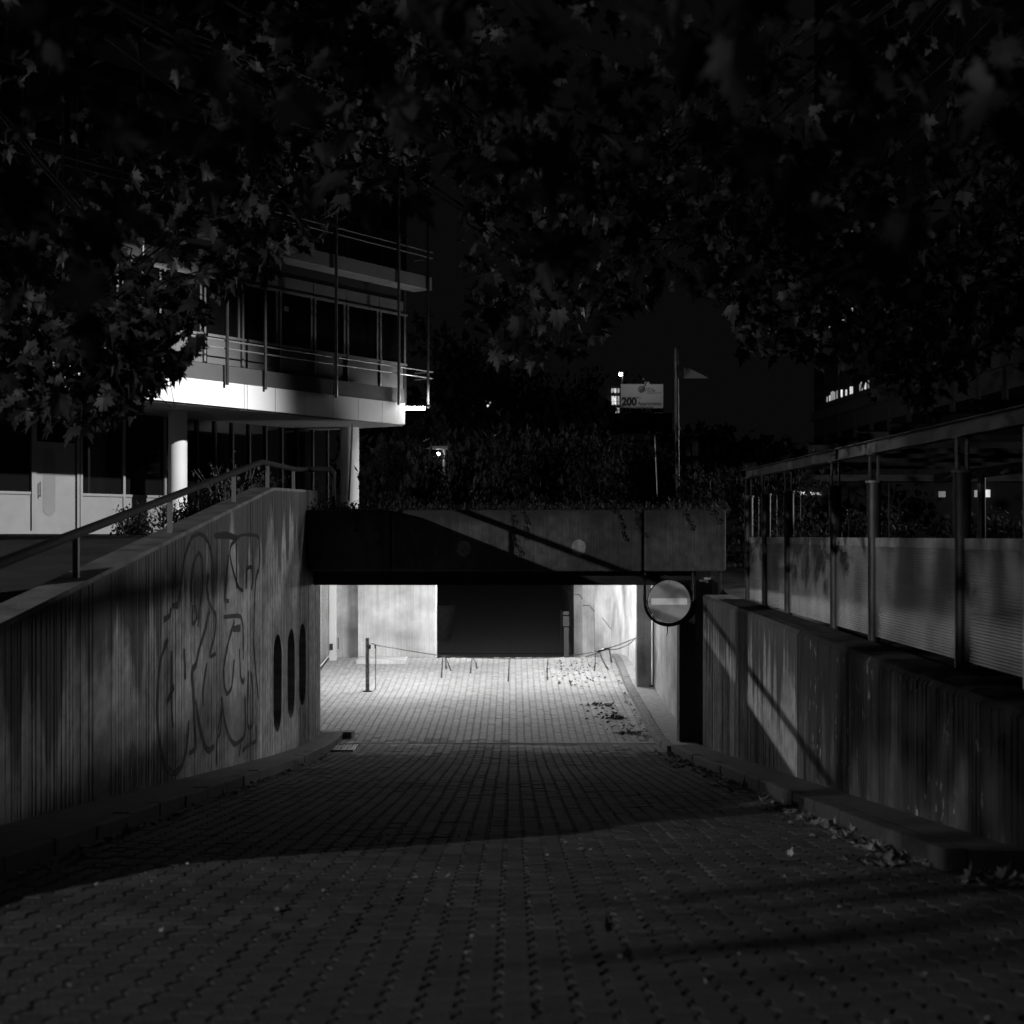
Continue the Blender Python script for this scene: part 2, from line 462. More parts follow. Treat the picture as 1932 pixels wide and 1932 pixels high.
# ------------------------------------------------------------------ left ramp wall with three slots
SLOTS = [(22.95, .36), (24.2, .355), (25.35, .35)]
def slot_z(d, sd, hw):
    k = abs(d - sd) / hw
    if k >= 1: return None
    zt = P(0, 1197 - (sd - 22.95) * 8.5 , sd).z; zb = P(0, 1381 - (sd - 22.95) * 21, sd).z
    r_ = hw * (1 - math.sqrt(1 - k * k)) * 1.1
    return zb + r_, zt - r_
lw = thing('retaining_wall', (-3.8, 16, -2.7), 'tall board-marked concrete wall with graffiti and three upright slots left of the ramp', 'wall')
def groove_profile(d0, d1, pitch, depth, smooth_bands, seed):
    r_ = random.Random(seed); pts = []; d = d0
    pts.append((d0, 0.0))
    while d < d1 - pitch * 1.5:
        d += pitch * r_.uniform(.45, 1.7)
        dp = depth * r_.uniform(.1, 1.0) ** 1.5
        if any(a < d < b_ for a, b_ in smooth_bands): continue
        w2 = r_.uniform(.005, .011)
        pts += [(d - w2 - .006, 0), (d - w2 * .5, -dp), (d + w2 * .5, -dp), (d + w2 + .006, r_.uniform(0, .004))]
    pts.append((d1, 0.0)); return pts
prof = groove_profile(3.0, 27.4, .085, .008, [(13.6, 14.0), (19.4, 20.6), (24.55, 24.9)], 3)
ds = sorted(set([round(p[0], 4) for p in prof] + [round(a - hw + 2 * hw * (1 - math.cos(PI * i / 22)) / 2, 4) for a, hw in SLOTS for i in range(23)]))
TS = frange(0, 1, 1 / 3.0)
m = MB()
def face_x(d): return WX(d) + lerp(prof, d)
for a, b_ in zip(ds, ds[1:]):
    md = (a + b_) / 2
    xa, xb = face_x(a + 1e-5), face_x(b_ - 1e-5)
    sl = None
    for sd, hw in SLOTS:
        if sd - hw - 1e-4 <= a and b_ <= sd + hw + 1e-4: sl = (sd, hw)
    if sl is None or not (b_ - a > 1e-5):
        m.add([(xa, a, RZ(a) - .1), (xb, b_, RZ(b_) - .1), (xb, b_, WT(b_)), (xa, a, WT(a))], [(0, 1, 2, 3)])
    else:
        mid = (slot_z(sl[0], *sl)[0] + slot_z(sl[0], *sl)[1]) / 2
        za = slot_z(a, *sl) or (slot_z(sl[0], *sl)[0] + sl[1] * 1.1, slot_z(sl[0], *sl)[1] - sl[1] * 1.1)
        zb = slot_z(b_, *sl) or (slot_z(sl[0], *sl)[0] + sl[1] * 1.1, slot_z(sl[0], *sl)[1] - sl[1] * 1.1)
        m.add([(xa, a, RZ(a) - .1), (xb, b_, RZ(b_) - .1), (xb, b_, zb[0]), (xa, a, za[0])], [(0, 1, 2, 3)])
        m.add([(xa, a, za[1]), (xb, b_, zb[1]), (xb, b_, WT(b_)), (xa, a, WT(a))], [(0, 1, 2, 3)])
        for k in (0, 1):
            m.add([(xa, a, za[k]), (xb, b_, zb[k]), (xb - .3, b_, zb[k]), (xa - .3, a, za[k])], [(0, 1, 2, 3) if k == 0 else (3, 2, 1, 0)])
for sd, hw in SLOTS:
    z0, z1 = slot_z(sd, sd, hw); e = hw * 1.1
    for s_ in (-1, 1):
        d = sd + s_ * hw
        m.add([(WX(d), d, z0 + e), (WX(d), d, z1 - e), (WX(d) - .3, d, z1 - e), (WX(d) - .3, d, z0 + e)], [(0, 1, 2, 3)])
# end face and far parts
m.add([(WX(27.4), 27.4, -4), (WX(27.4) - .34, 27.4, -4), (WX(27.4) - .34, 27.4, WT(27.4)), (WX(27.4), 27.4, WT(27.4))], [(0, 1, 2, 3)])
m.build('wall_face', M_wallL, lw, uv=lambda c: (c.y, WT(c.y) - c.z))
m = MB()
dd = [3, 5, 7, 8.499, 8.5] + frange(9, 22.6, 1.0) + [25.66]
for a, b_ in zip(dd, dd[1:]):
    if b_ - a < .01: continue
    a = a + 1e-4 if a == 8.5 else a
    m.hexa([(WX(a) - .33, a, WT(a) - .5), (WX(a) + .012, a, WT(a) - .03), (WX(b_) + .012, b_, WT(b_) - .03), (WX(b_) - .33, b_, WT(b_) - .5),
            (WX(a) - .33, a, WT(a) + .005), (WX(a) + .0, a, WT(a) + .004), (WX(b_) + .0, b_, WT(b_) + .004), (WX(b_) - .33, b_, WT(b_) + .005)])
m.build('coping', M_cope, lw)
# dark chamber behind the slots
MB().box(-4.9, -4.6, 22, 27, -4.2, -.4).box(-4.9, -3.95, 21.8, 22, -4.2, -.4).build('chamber_wall', M_dark, lw)
# graffiti
def wall_d(px): return 4.1496 / (.0205 - (px - CX) / F)
A = lambda pts: [((480 + .3106 * x) / 1.7246, (1680 + .3106 * y) / 1.7246) for x, y in pts]
B = lambda pts: [((480 + .3106 * x) / 1.7246, (2080 + .3106 * y) / 1.7246) for x, y in pts]
strokes = [A([(330, 890), (345, 740), (385, 430), (430, 300), (470, 210), (540, 180), (600, 210), (650, 300), (680, 450), (690, 700), (675, 850)]),
 A([(455, 900), (455, 700), (480, 500), (510, 420), (540, 380), (565, 430), (575, 520), (575, 750), (545, 1000), (525, 1150)]),
 A([(700, 205), (830, 195), (930, 230)]),
 A([(930, 230), (980, 195), (1080, 190), (1150, 205), (1168, 240), (1172, 420), (1165, 560), (1130, 640), (1115, 1000), (1110, 1300), (1120, 1500), (1140, 1700), (1160, 1930)]),
 A([(930, 235), (870, 300), (855, 400), (890, 560), (930, 700), (960, 760), (1000, 780)]),
 A([(930, 280), (930, 760)]),
 A([(845, 400), (830, 600), (800, 880), (850, 890)]),
 A([(1030, 760), (1035, 540), (1095, 525), (1100, 690), (1085, 760)]),
 A([(640, 600), (615, 750), (650, 930), (720, 1040), (700, 1250), (640, 1480), (710, 1440)]),
 A([(795, 1055), (980, 1035), (1000, 1200), (1000, 1500)]),
 A([(910, 1090), (860, 1250), (810, 1480), (795, 1600), (800, 1780), (830, 1870), (880, 1800), (905, 1500)]),
 A([(890, 1180), (970, 1170)]), A([(495, 930), (520, 1060), (470, 1150), (470, 930)]),
 A([(650, 980), (600, 1200), (540, 1380), (500, 1580)]), A([(250, 940), (320, 930)]), A([(240, 960), (235, 1040), (170, 1085)]),
 B([(210, 0), (140, 180), (115, 350), (100, 700), (110, 1000), (150, 1250), (210, 1370), (280, 1410), (350, 1350), (400, 1200), (420, 1000), (430, 850)]),
 B([(500, 275), (465, 320), (480, 640), (490, 900), (510, 1140), (430, 1200)]),
 B([(500, 640), (540, 900), (590, 1110), (640, 1175), (695, 1120)]), B([(580, 700), (580, 500), (620, 250)]),
 B([(770, 600), (800, 850), (850, 1030), (910, 1110), (990, 1050), (1025, 980), (1020, 600)]),
 B([(1055, 330), (1040, 900), (1070, 935), (1100, 900), (1100, 500), (1080, 350)]),
 B([(960, 100), (970, 400), (1000, 460), (1010, 400)]), B([(990, 1170), (1060, 1100), (1140, 1070), (1135, 900)]),
 B([(720, 1320), (720, 1050), (760, 980), (780, 690), (735, 950)]), B([(960, 1230), (970, 1100)]),
 B([(275, 490), (240, 570), (200, 660)]), B([(250, 120), (245, 700), (262, 930)]), B([(380, 100), (395, 420)])]
m = MB()
for st in strokes:
    pts = []
    for (x0, y0), (x1, y1) in zip(st, st[1:]):
        for i in range(5):
            k = i / 5; pts.append((x0 + (x1 - x0) * k, y0 + (y1 - y0) * k))
    pts.append(st[-1])
    for _ in range(2):
        pts = [pts[0]] + [((a[0] + b_[0] * 2 + c[0]) / 4, (a[1] + b_[1] * 2 + c[1]) / 4) for a, b_, c in zip(pts, pts[1:], pts[2:])] + [pts[-1]]
    W = []
    for px, py in pts:
        d = wall_d(px); W.append((d, P(px, py, d).z))
    k0 = len(m.v); n = len(W); hw0 = rnd.uniform(.024, .04)
    for i, (d, z) in enumerate(W):
        a = W[max(i - 1, 0)]; b_ = W[min(i + 1, n - 1)]
        t_ = Vector((b_[0] - a[0], b_[1] - a[1])); t_.normalize()
        hw = hw0 * (1 + .5 * noise.noise(Vector((i * .4, hw0 * 500, 0))))
        for s_ in (-1, 1):
            dd_, zz = d - t_.y * hw * s_, z + t_.x * hw * s_
            m.v.append((WX(dd_) + .006, dd_, zz))
    for i in range(n - 1): m.f.append((k0 + 2 * i, k0 + 2 * i + 1, k0 + 2 * i + 3, k0 + 2 * i + 2))
m.build('graffiti', M_paint, lw)

# handrail on the wall
hr = thing('handrail', (WX(16) - .15, 16, WT(16)), 'thick round handrail on flat posts climbing along the top of the left wall', 'handrail')
RH = .41
rp = [(WX(d) - .15, d, WT(d) + RH) for d in frange(8.7, 22.4, 1.4)] + [(WX(22.9) - .15, 22.9, 1.13), (WX(25.5) - .15, 25.5, 1.15), (-3.62, 25.9, 1.17), (-3.2, 25.95, 1.17), (-3.16, 25.95, 1.12), (-3.16, 25.95, .45)]
MB().tube(rp, .045, 12).build('rail', M_rail, hr, smooth=True)
for d in (8.8, 10.3, 13.5, 16.9, 20.4, 22.9, 25.3):
    MB().box(WX(d) - .175, WX(d) - .125, d - .028, d + .028, WT(d) - .02, WT(d) + RH - .02).build('post', M_grey, hr)

# ------------------------------------------------------------------ right wall
rw = thing('low_wall', (3.5, 16, -2.5), 'low mossy concrete wall streaked with rain stains right of the ramp', 'wall')
WRT = lambda d: -1.02 - .0085 * (25 - d) if d > 12 else -1.13
def rwall(d0, d1, mat, pitch, depth, seed, bands=()):
    pr = groove_profile(d0, d1, pitch, depth, bands, seed)
    m = MB()
    for (a, oa), (b_, ob) in zip(pr, pr[1:]):
        ra = .018 * noise.noise(Vector((a * 3, 0, 5))); 
        m.add([(3.27 - oa, a, RZ(a) - .1), (3.27 - ob, b_, RZ(b_) - .1), (3.27 - ob, b_, WRT(b_) - .05), (3.27 - oa, a, WRT(a) - .05)], [(3, 2, 1, 0)])
        m.add([(3.27 - oa, a, WRT(a) - .05), (3.27 - ob, b_, WRT(b_) - .05), (3.305, b_, WRT(b_)), (3.305, a, WRT(a))], [(3, 2, 1, 0)])
    if d1 > 24: 
        m.add([(3.27, d1, -4), (3.72, d1, -4), (3.72, d1, WRT(d1)), (3.27, d1, WRT(d1))], [(0, 1, 2, 3)])
    return m.build('wall_panel', mat, rw, uv=lambda c: (c.y, WRT(c.y) - c.z))
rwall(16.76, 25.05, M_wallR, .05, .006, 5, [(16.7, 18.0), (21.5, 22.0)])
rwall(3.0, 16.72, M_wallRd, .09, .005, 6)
m = MB(); ds = frange(3, 25.05, .25); vs = []; fs = []
for i, d in enumerate(ds):
    for j, x in enumerate((3.295, 3.40, 3.55, 3.74)):
        e = noise.noise(Vector((x * 4, d * 2.2, 1))) * .022 if 0 < j < 3 else 0
        vs.append((x, d, WRT(d) + .003 + e))
for i in range(len(ds) - 1):
    for j in range(3): fs.append((i * 4 + j, i * 4 + j + 1, i * 4 + j + 5, i * 4 + j + 4))
m.add(vs, fs); m.build('coping', M_copeR, rw)
m = MB(); N0 = 9
for i in range(N0 + 1):
    k = i / N0; z = -2.30 - .72 * k; hw = .085 * math.sin(PI * min(1, .25 + k * .7)) + .01 * math.sin(i * 2.3)
    m.v += [(3.258, 11.22 - hw * 1.3, z), (3.258, 11.22 + hw * 1.3 + .03 * k, z)]
m.f += [(2 * i, 2 * i + 1, 2 * i + 3, 2 * i + 2) for i in range(N0)]
m.build('pale_streak', M_blob, rw)
# ------------------------------------------------------------------ bridge over the tunnel mouth
br = thing('underpass_bridge', (0, 27, -.9), 'low concrete underpass deck with a wide fascia carrying plants over the road', 'bridge')
def fuv(c): return (c.x, .447 - c.z)
for a, b_ in ((-3.595, -2.135), (-2.115, 2.285), (2.325, 3.76)):
    MB().box(a, b_, 25.7, 26.15, -.633, .447).build('fascia_panel', M_fas, br, bevel=.035, uv=fuv)
MB().box(-3.5, 3.6, 26.52, 39.0, -.80, .34).box(-3.5, 3.6, 26.16, 26.51, -.62, .34).build('deck', M_tun, br, uv=lambda c: (c.x + c.y, -c.z))
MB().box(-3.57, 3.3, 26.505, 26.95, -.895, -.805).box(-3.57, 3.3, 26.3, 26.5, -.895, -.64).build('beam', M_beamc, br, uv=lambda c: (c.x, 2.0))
MB().box(-5.3, -3.5, 27.42, 39.0, -.80, .34).build('deck', M_tun, br, uv=lambda c: (c.x + c.y, -c.z))
for (px, py) in ((875, 1035), (1092, 1033)):
    m = MB()
    c = P(px, py, 25.69); n = 28
    m.add([(c.x, c.y - .004, c.z)] + [(c.x + math.cos(2 * PI * i / n) * .125 * (1 + .12 * noise.noise(Vector((math.cos(2 * PI * i / n) * 2, math.sin(2 * PI * i / n) * 2, px)))), c.y - .004,
            c.z + math.sin(2 * PI * i / n) * .14 * (1 + .12 * noise.noise(Vector((i * .9, px, 0))))) for i in range(n)],
          [(0, 1 + i, 1 + (i + 1) % n) for i in range(n)])
    m.build('paint_patch', M_blob, br)
# tunnel side structures
def wallbox(name, x0, x1, d0, d1, z0, z1, mat, label, cat='wall', group=None, bevel=0.0):
    o = MB().box(x0, x1, d0, d1, z0, z1).build(name, mat, None, bevel=bevel, uv=lambda c: (c.x * 1.0 + c.y * 1.0, z1 - c.z))
    return tag(o, label, cat, group)
wallbox('concrete_pier', 2.86, 3.2, 33.6, 34.0, -3.62, -.80, M_wallT, 'narrow concrete pier standing on the tunnel walkway where the chain ends', 'pier', bevel=.02)
wallbox('steel_column', 2.99, 3.26, 26.0, 26.4, -3.75, -.80, M_dark, 'black square column right behind the round sign', 'column', bevel=.01)
MB().box(2.975, 2.989, 26.0, 26.4, -3.75, -.80).build('column_trim', M_kerb)
tag(bpy.data.objects['column_trim'], 'pale concrete edge strip on the left side of the black column', 'trim')
rt = wallbox('tunnel_side_wall', 3.26, 3.6, 26.4, 34.2, -3.9, -.80, M_wallT, 'streaked concrete side wall between black column and pier in the tunnel')
saw = thing('folded_wall', (2.6, 42, -3.4), 'bright concrete wall stepping back in four folds on the right of the tunnel', 'wall')
segs = [((3.25, 34.1), (2.75, 40.6)), ((2.98, 41.1), (2.40, 42.4)), ((2.62, 42.8), (2.10, 43.6)), ((2.32, 44.0), (1.90, 44.9))]
for (xa, da), (xb, db) in segs:
    m = MB(); z0, z1 = -4.1, -.80
    m.hexa([(xb, db, z0), (xa, da, z0), (xa + .5, da, z0), (xb + .5, db, z0), (xb, db, z1), (xa, da, z1), (xa + .5, da, z1), (xb + .5, db, z1)])
    m.build('wall_panel', M_tun, saw, uv=lambda c: (c.y * 1.3, -.8 - c.z))
# thin cables clipped on the folded wall
m = MB()
for (pts) in ([(1122, 1290 - 60), (1122, 1167), (1137, 1167), (1154, 1188)], [(1099, 1142), (1112, 1142), (1122, 1155)], [(1083, 1122), (1093, 1122), (1099, 1131)], [(1060, 1104), (1082, 1126)]):
    w_ = []
    for px, py in pts:
        d = 43.0 if px >= 1122 else (45.2 if px >= 1099 else 46.3)
        for (xa, da), (xb, db) in segs:
            s_ = (px - CX) / F
            k = (xa - s_ * da) / (s_ * (db - da) - (xb - xa))
            if 0 <= k <= 1.001: d = da + k * (db - da); break
        w_.append(P(px, py, d - .03))
    m.tube(w_, .008, 5)
m.build('cable', M_dark, saw)
wallbox('retaining_wall', 1.93, 2.5, 45.2, 80, -4.1, .1, M_wallRd, 'dim concrete retaining wall along the far ramp beyond the tunnel')
wallbox('retaining_wall', -7.4, -7.0, 39.0, 80, -4.1, .1, M_wallRd, 'dark retaining wall on the far left of the ramp beyond the tunnel')
wallbox('tunnel_pier_wall', -4.06, -2.02, 38.6, 39.4, -3.6, -.80, M_tun, 'broad bright concrete wall facing out at the back left of the tunnel')
wallbox('tunnel_back_wall', -4.95, -4.06, 39.9, 40.2, -3.6, -.80, M_tun, 'recessed concrete wall left of the broad bright wall in the tunnel')
wallbox('tunnel_side_wall', -5.3, -4.93, 27.4, 40, -4.0, -.80, M_tun, 'bright left side wall of the tunnel behind the mesh gate')
wallbox('tunnel_side_wall', -5.0, WX(27.4) - .3, 27.4, 27.75, -4.0, .4, M_dark, 'short return wall behind the end of the graffiti wall')
wallbox('concrete_step', -4.0, -2.75, 37.4, 38.6, -3.4, RZ(38) + .05, M_tun, 'low raised concrete step at the foot of the broad bright tunnel wall', 'step', bevel=.02)
# mesh gate
gt = thing('mesh_gate', (-4.85, 36.5, RZ(36.5)), 'white wire mesh gate leaf standing against the left tunnel wall', 'gate')
ga, gb = Vector((-4.86, 35.2, 0)), Vector((-4.74, 38.1, 0))
def gp(k, z): v = ga.lerp(gb, k); v.z = z; return v
for nm, pts in (('frame', [gp(0, -3.45), gp(0, -.9), gp(1, -.9), gp(1, -3.1), gp(0, -3.45)]),):
    MB().tube(pts, .022, 6).build(nm, M_white, gt)
for i in range(1, 24):
    MB().tube([gp(0, -3.45 + i * .106), gp(1, -3.12 + i * .093)], .006, 4).build('wire', M_alu, gt)
for i in range(1, 18):
    MB().tube([gp(i / 18, -3.45 + .33 * i / 18), gp(i / 18, -.9)], .006, 4).build('wire', M_alu, gt)
gpz = RZ(37.9)
gp_ = thing('gate_post', (-4.66, 38.0, gpz), 'pale square gate post with small dark lock beside the mesh gate', 'post')
MB().box(-4.74, -4.56, 37.9, 38.08, gpz - .05, -.80).build('post', M_white, gp_, bevel=.01)
MB().box(-4.72, -4.64, 37.86, 37.9, gpz + .28, gpz + .44).build('lock_box', M_dark, gp_)
MB().box(-4.52, -4.50, 37.94, 37.97, gpz + .3, gpz + .6).build('bolt', M_dark, gp_)
# tunnel lamps
def tube_lamp(x, d, pw, lab):
    t_ = thing('tunnel_lamp', (x, d, -.82), lab, 'lamp')
    MB().box(x - .08, x + .08, d - .65, d + .65, -.86, -.801).build('housing', M_dark, t_)
    MB().box(x - .06, x + .06, d - .62, d + .62, -.9, -.861).build('diffuser', M_tube, t_)
    for k in (-.45, 0, .45):
        l = bpy.data.lights.new('tube', 'POINT'); l.energy = pw / 3; l.shadow_soft_size = .06
        o = bpy.data.objects.new('tube', l); sc.collection.objects.link(o); o.location = (0, k, -.17); o.parent = t_
tube_lamp(1.6, 35.4, P_TUN[0], 'right fluorescent lamp under the tunnel ceiling')
tube_lamp(-2.6, 34.2, P_TUN[1], 'left fluorescent lamp under the tunnel ceiling')
# planter and bin beyond the tunnel
pl = thing('concrete_planter', (-2.3, 50, RZ(50)), 'round concrete planter on the dark ramp seen through the tunnel', 'planter')
pc = P(828, 1190, 50)
MB().tube([(pc.x - .05, 50, pc.z - .35), (pc.x - .05, 50, pc.z), (pc.x - .05, 50, pc.z + .88)], [.45, .52, .62], 16).build('bowl', M_kerb, pl, smooth=True)
MB().tube([P(810, 1222, 49.3), P(845, 1214, 49.5), P(870, 1198, 52)], [.07, .1, .05], 6).build('kerb_arc', M_kerb, pl)
bn = thing('ticket_post', (1.75, 46.0, RZ(46)), 'grey service box on a thin metal frame at the far tunnel exit', 'box')
q0 = P(1059, 1150, 45.5); q1 = P(1074, 1211, 45.5)
MB().tube([(q0.x, 45.5, -3.95), (q0.x, 45.5, q0.z), (q1.x, 45.5, q0.z), (q1.x, 45.5, q0.z - .5)], .022, 6).build('frame', M_rail, bn)
MB().box(q0.x + .08, q1.x - .01, 45.45, 45.65, -3.95, q0.z - .55).box(q0.x + .05, q1.x, 45.44, 45.64, q0.z - .52, q0.z - .2).box(q0.x + .05, q1.x - .01, 45.45, 45.64, q0.z - .17, q0.z - .06).build('box', M_grey, bn, bevel=.01)

# ------------------------------------------------------------------ round no-entry sign in its hoop
sg = thing('no_entry_sign', (2.69, 25.9, -1.13), 'round no entry sign with pale bar hung in a black hoop under the bridge', 'sign')
c = P(1262.6, 1134.8, 25.85); R = .385
def disc(cx, cz, y0, y1, r0, n=48):
    m = MB(); vs = [(cx + r0 * math.cos(2 * PI * i / n), y0, cz + r0 * math.sin(2 * PI * i / n)) for i in range(n)] + [(cx + r0 * math.cos(2 * PI * i / n), y1, cz + r0 * math.sin(2 * PI * i / n)) for i in range(n)]
    return m.add(vs, [tuple(range(n)), tuple(range(n, 2 * n))[::-1]] + [(i, n + i, n + (i + 1) % n, (i + 1) % n) for i in range(n)])
disc(c.x, c.z, 25.842, 25.86, R - .012).build('sign_face', M_sign, sg)
ring = [(c.x + R * math.cos(a), 25.85, c.z + R * math.sin(a)) for a in [2 * PI * i / 48 for i in range(49)]]
MB().tube(ring, .010, 6, False).build('rim', M_metal, sg, smooth=True)
MB().box(c.x - .316, c.x + .316, 25.834, 25.841, c.z - .055, c.z + .055).build('bar', M_signw, sg)
disc(c.x, c.z, 25.865, 25.99, R - .02).build('housing', M_dark, sg)
for a in (0, .5, 1, 1.5):
    MB().tube([(c.x + .35 * math.cos(a * PI), 25.83, c.z + .35 * math.sin(a * PI)), (c.x + .35 * math.cos(a * PI), 25.85, c.z + .35 * math.sin(a * PI))], .009, 8).build('rivet', M_dark, sg)
hoop = [(c.x - .425, 25.95, -.64), (c.x - .425, 25.95, c.z)] + [(c.x + .425 * math.cos(PI + a), 25.95, c.z + .425 * math.sin(PI + a)) for a in [PI * i / 24 for i in range(1, 24)]] + [(c.x + .425, 25.95, c.z), (c.x + .425, 25.95, -.64)]
MB().tube(hoop, .029, 10).build('hoop', M_dark, sg, smooth=True)
MB().tube([(c.x - .02, 25.9, c.z - .44), (c.x - .03, 25.9, c.z - .56), (c.x - .05, 25.9, c.z - .62)], [.012, .008, .003], 6).build('loose_strap', M_dark, sg)
for s_ in (-1, 1):
    MB().tube([(c.x + s_ * .38, 25.9, c.z), (c.x + s_ * .44, 25.94, c.z)], .016, 6).build('bracket', M_dark, sg)
# small rod under the right end of the fascia
tag(MB().tube([P(1358, 1078, 25.9), P(1358, 1130, 25.9)], .03, 8).build('drain_pipe', M_kerb), 'short pale pipe between fascia end and top of the low wall', 'pipe')

# ------------------------------------------------------------------ chain barrier
pz = RZ(33.7)
cp = thing('chain_post', (-3.33, 33.7, pz), 'weathered metal post carrying the chain in the tunnel', 'post')
MB().tube([(-3.33, 33.7, pz - .02), (-3.33, 33.7, pz + 1.235)], .045, 14).build('post', M_post, cp, smooth=True)
MB().box(-3.43, -3.23, 33.6, 33.8, pz, pz + .02).build('foot_plate', M_dark, cp)
MB().box(-3.29, -3.25, 33.66, 33.7, pz + .98, pz + 1.08).build('padlock', M_dark, cp)
lk = bpy.data.meshes.new('link')
mb = MB(); pts = []
for i in range(13):
    a = 2 * PI * i / 12; pts.append((math.cos(a) * .012, 0, math.sin(a) * .012 + (.020 if math.sin(a) > 0 else -.020)))
mb.tube(pts, .0045, 5, False); lk.from_pydata(mb.v, [], mb.f); lk.materials.append(M_chain)
def chain(label, pts, name='chain'):
    pts = [Vector(p) for p in pts]
    sm = []
    for i in range(len(pts) - 1):
        for k in range(8): sm.append(pts[i].lerp(pts[i + 1], k / 8))
    sm.append(pts[-1])
    for _ in range(6): sm = [sm[0]] + [(a + b_ * 2 + c_) / 4 for a, b_, c_ in zip(sm, sm[1:], sm[2:])] + [sm[-1]]
    t_ = thing(name, pts[0], label, 'chain')
    acc = 0; nxt = .02; k = 0
    for a, b_ in zip(sm, sm[1:]):
        L = (b_ - a).length; dr = (b_ - a).normalized()
        while nxt <= acc + L:
            p = a + dr * (nxt - acc)
            o = bpy.data.objects.new('link', lk); sc.collection.objects.link(o)
            q = dr.to_track_quat('Z', 'Y'); e = (q.to_matrix() @ Matrix.Rotation(PI / 2 * (k % 2) + .5, 3, 'Z')).to_euler()
            o.location = p - pts[0]; o.rotation_euler = e; o.parent = t_
            nxt += .047; k += 1
        acc += L
    return sm
CH = [(700, 1214), (718, 1219), (760, 1226), (823, 1236), (880, 1240.5), (960, 1243), (1040, 1241), (1080, 1237), (1115, 1231), (1140, 1225), (1170, 1216), (1201, 1203)]
sm = chain('long sagging chain from the post across the tunnel to the pier', [P(x, y_, 33.7 - .0) for x, y_ in CH])
chain('short second strand of chain looped near the pier', [P(x, y_, 33.66) for x, y_ in [(1105, 1239), (1122, 1234), (1138, 1227), (1150, 1225.5), (1165, 1225), (1185, 1217), (1200, 1204)]])
chain('loose chain end hanging straight down beside the post', [P(709, 1220, 33.68), P(708.5, 1250, 33.68), P(708.5, 1300, 33.68)])
MB().box(-3.165, -3.13, 33.66, 33.7, P(0, 1223, 33.7).z, P(0, 1216, 33.7).z).build('padlock', M_dark)
tag(bpy.data.objects['padlock.001'] if 'padlock.001' in bpy.data.objects else bpy.data.objects['padlock'], 'small dark padlock hanging on the chain next to the post', 'padlock')
MB().tube([P(1126, 1229, 33.66), P(1140, 1225, 33.64), P(1152, 1222, 33.66)], [.018, .03, .012], 7).build('wrapped_tape', M_dark)
tag(bpy.data.objects['wrapped_tape'], 'dark tape wrapped round the chain near the pier', 'tape')
tapes = [((835, 1237), (834, 1262), (833, 1279), 'frayed tape ribbon hanging left in the knotted group on the chain'),
         ((838, 1237), (845, 1250), (851, 1266), 'slanting tape ribbon of the knotted group at the left'),
         ((839, 1238), (841, 1250), (842, 1262), 'short middle tape ribbon of the knotted group'),
         ((892, 1240), (889, 1252), (888, 1270), 'tape ribbon knotted second from left on the chain'),
         ((892, 1240), (898, 1250), (900, 1262), 'short curled tape end beside the second ribbon'),
         ((961, 1243), (960, 1262), (959, 1286), 'long single tape ribbon hanging at the middle of the chain'),
         ((1034, 1241), (1032, 1262), (1033, 1284), 'single tape ribbon hanging right of the chain middle'),
         ((1123, 1233), (1123, 1255), (1121, 1267), 'straight tape ribbon left of the wrapped tape'),
         ((1131, 1229), (1137, 1246), (1148, 1264), 'long slanting tape ribbon below the wrapped tape'),
         ((1149, 1223), (1152, 1238), (1154, 1251), 'dark tape ribbon hanging right of the wrapped tape')]
for a, b_, c_, lab in tapes:
    m = MB(); pts = [P(*a, 33.69), P(*b_, 33.66), P(*c_, 33.68)]
    fine = [pts[0].lerp(pts[1], k / 4) for k in range(4)] + [pts[1].lerp(pts[2], k / 4) for k in range(5)]
    vs = []
    for i, p in enumerate(fine):
        hw = .012 + .012 * i / 8; tw = rnd.uniform(-.9, .9)
        vs += [(p.x - hw * math.cos(tw), p.y - hw * math.sin(tw), p.z), (p.x + hw * math.cos(tw), p.y + hw * math.sin(tw), p.z)]
    m.add(vs, [(2 * i, 2 * i + 1, 2 * i + 3, 2 * i + 2) for i in range(8)])
    tag(m.build('tape_strip', M_tape), lab, 'tape')

# ------------------------------------------------------------------ canopy with ribbed metal panels on the right
XP = 3.80
cy = thing('canopy_shelter', (5.5, 16, -1.1), 'long open steel shelter frame with ribbed metal side panels above the low wall', 'shelter')
BB = lambda d: .92 - (23.7 - d) * .0078
posts = [23.5, 21.9, 20.1, 17.2, 15.36, 12.35, 9.3]
def ptop(d): return BB(d) - .30
for d in posts:
    lo = WRT(d) - .05
    p_ = MB().tube([(XP, d, -.02), (XP, d, ptop(d))], .074, 18).build('post', M_metal, cy, smooth=True)
    MB().tube([(XP, d, lo), (XP, d, -.0)], .062, 18).build('post', M_metal, cy, smooth=True)
    MB().tube([(XP, d, ptop(d) - .004), (XP, d, ptop(d) + .018)], .088, 18).build('cap', M_beam, p_)
    MB().box(XP - .05, XP - .035, d - .04, d + .04, ptop(d), BB(d)).box(XP + .035, XP + .05, d - .04, d + .04, ptop(d), BB(d)).build('neck', M_metal, p_)
    MB().box(XP - .07, XP + .07, d - .07, d + .07, BB(d) - .012, BB(d)).build('head_plate', M_beam, p_)
    tag(MB().tube([(XP + .16, d, -.03), (XP + .16, d, ptop(d))], .008, 6).build('rod', M_metal, cy))  # added rod standing in for rim light on the post's right edge
MB().box(XP - .07, XP + .07, 10.55, 10.69, -1.2, .80).build('square_post', M_alu, cy, bevel=.01)
m = MB()
a, b_ = 8.5, 23.75
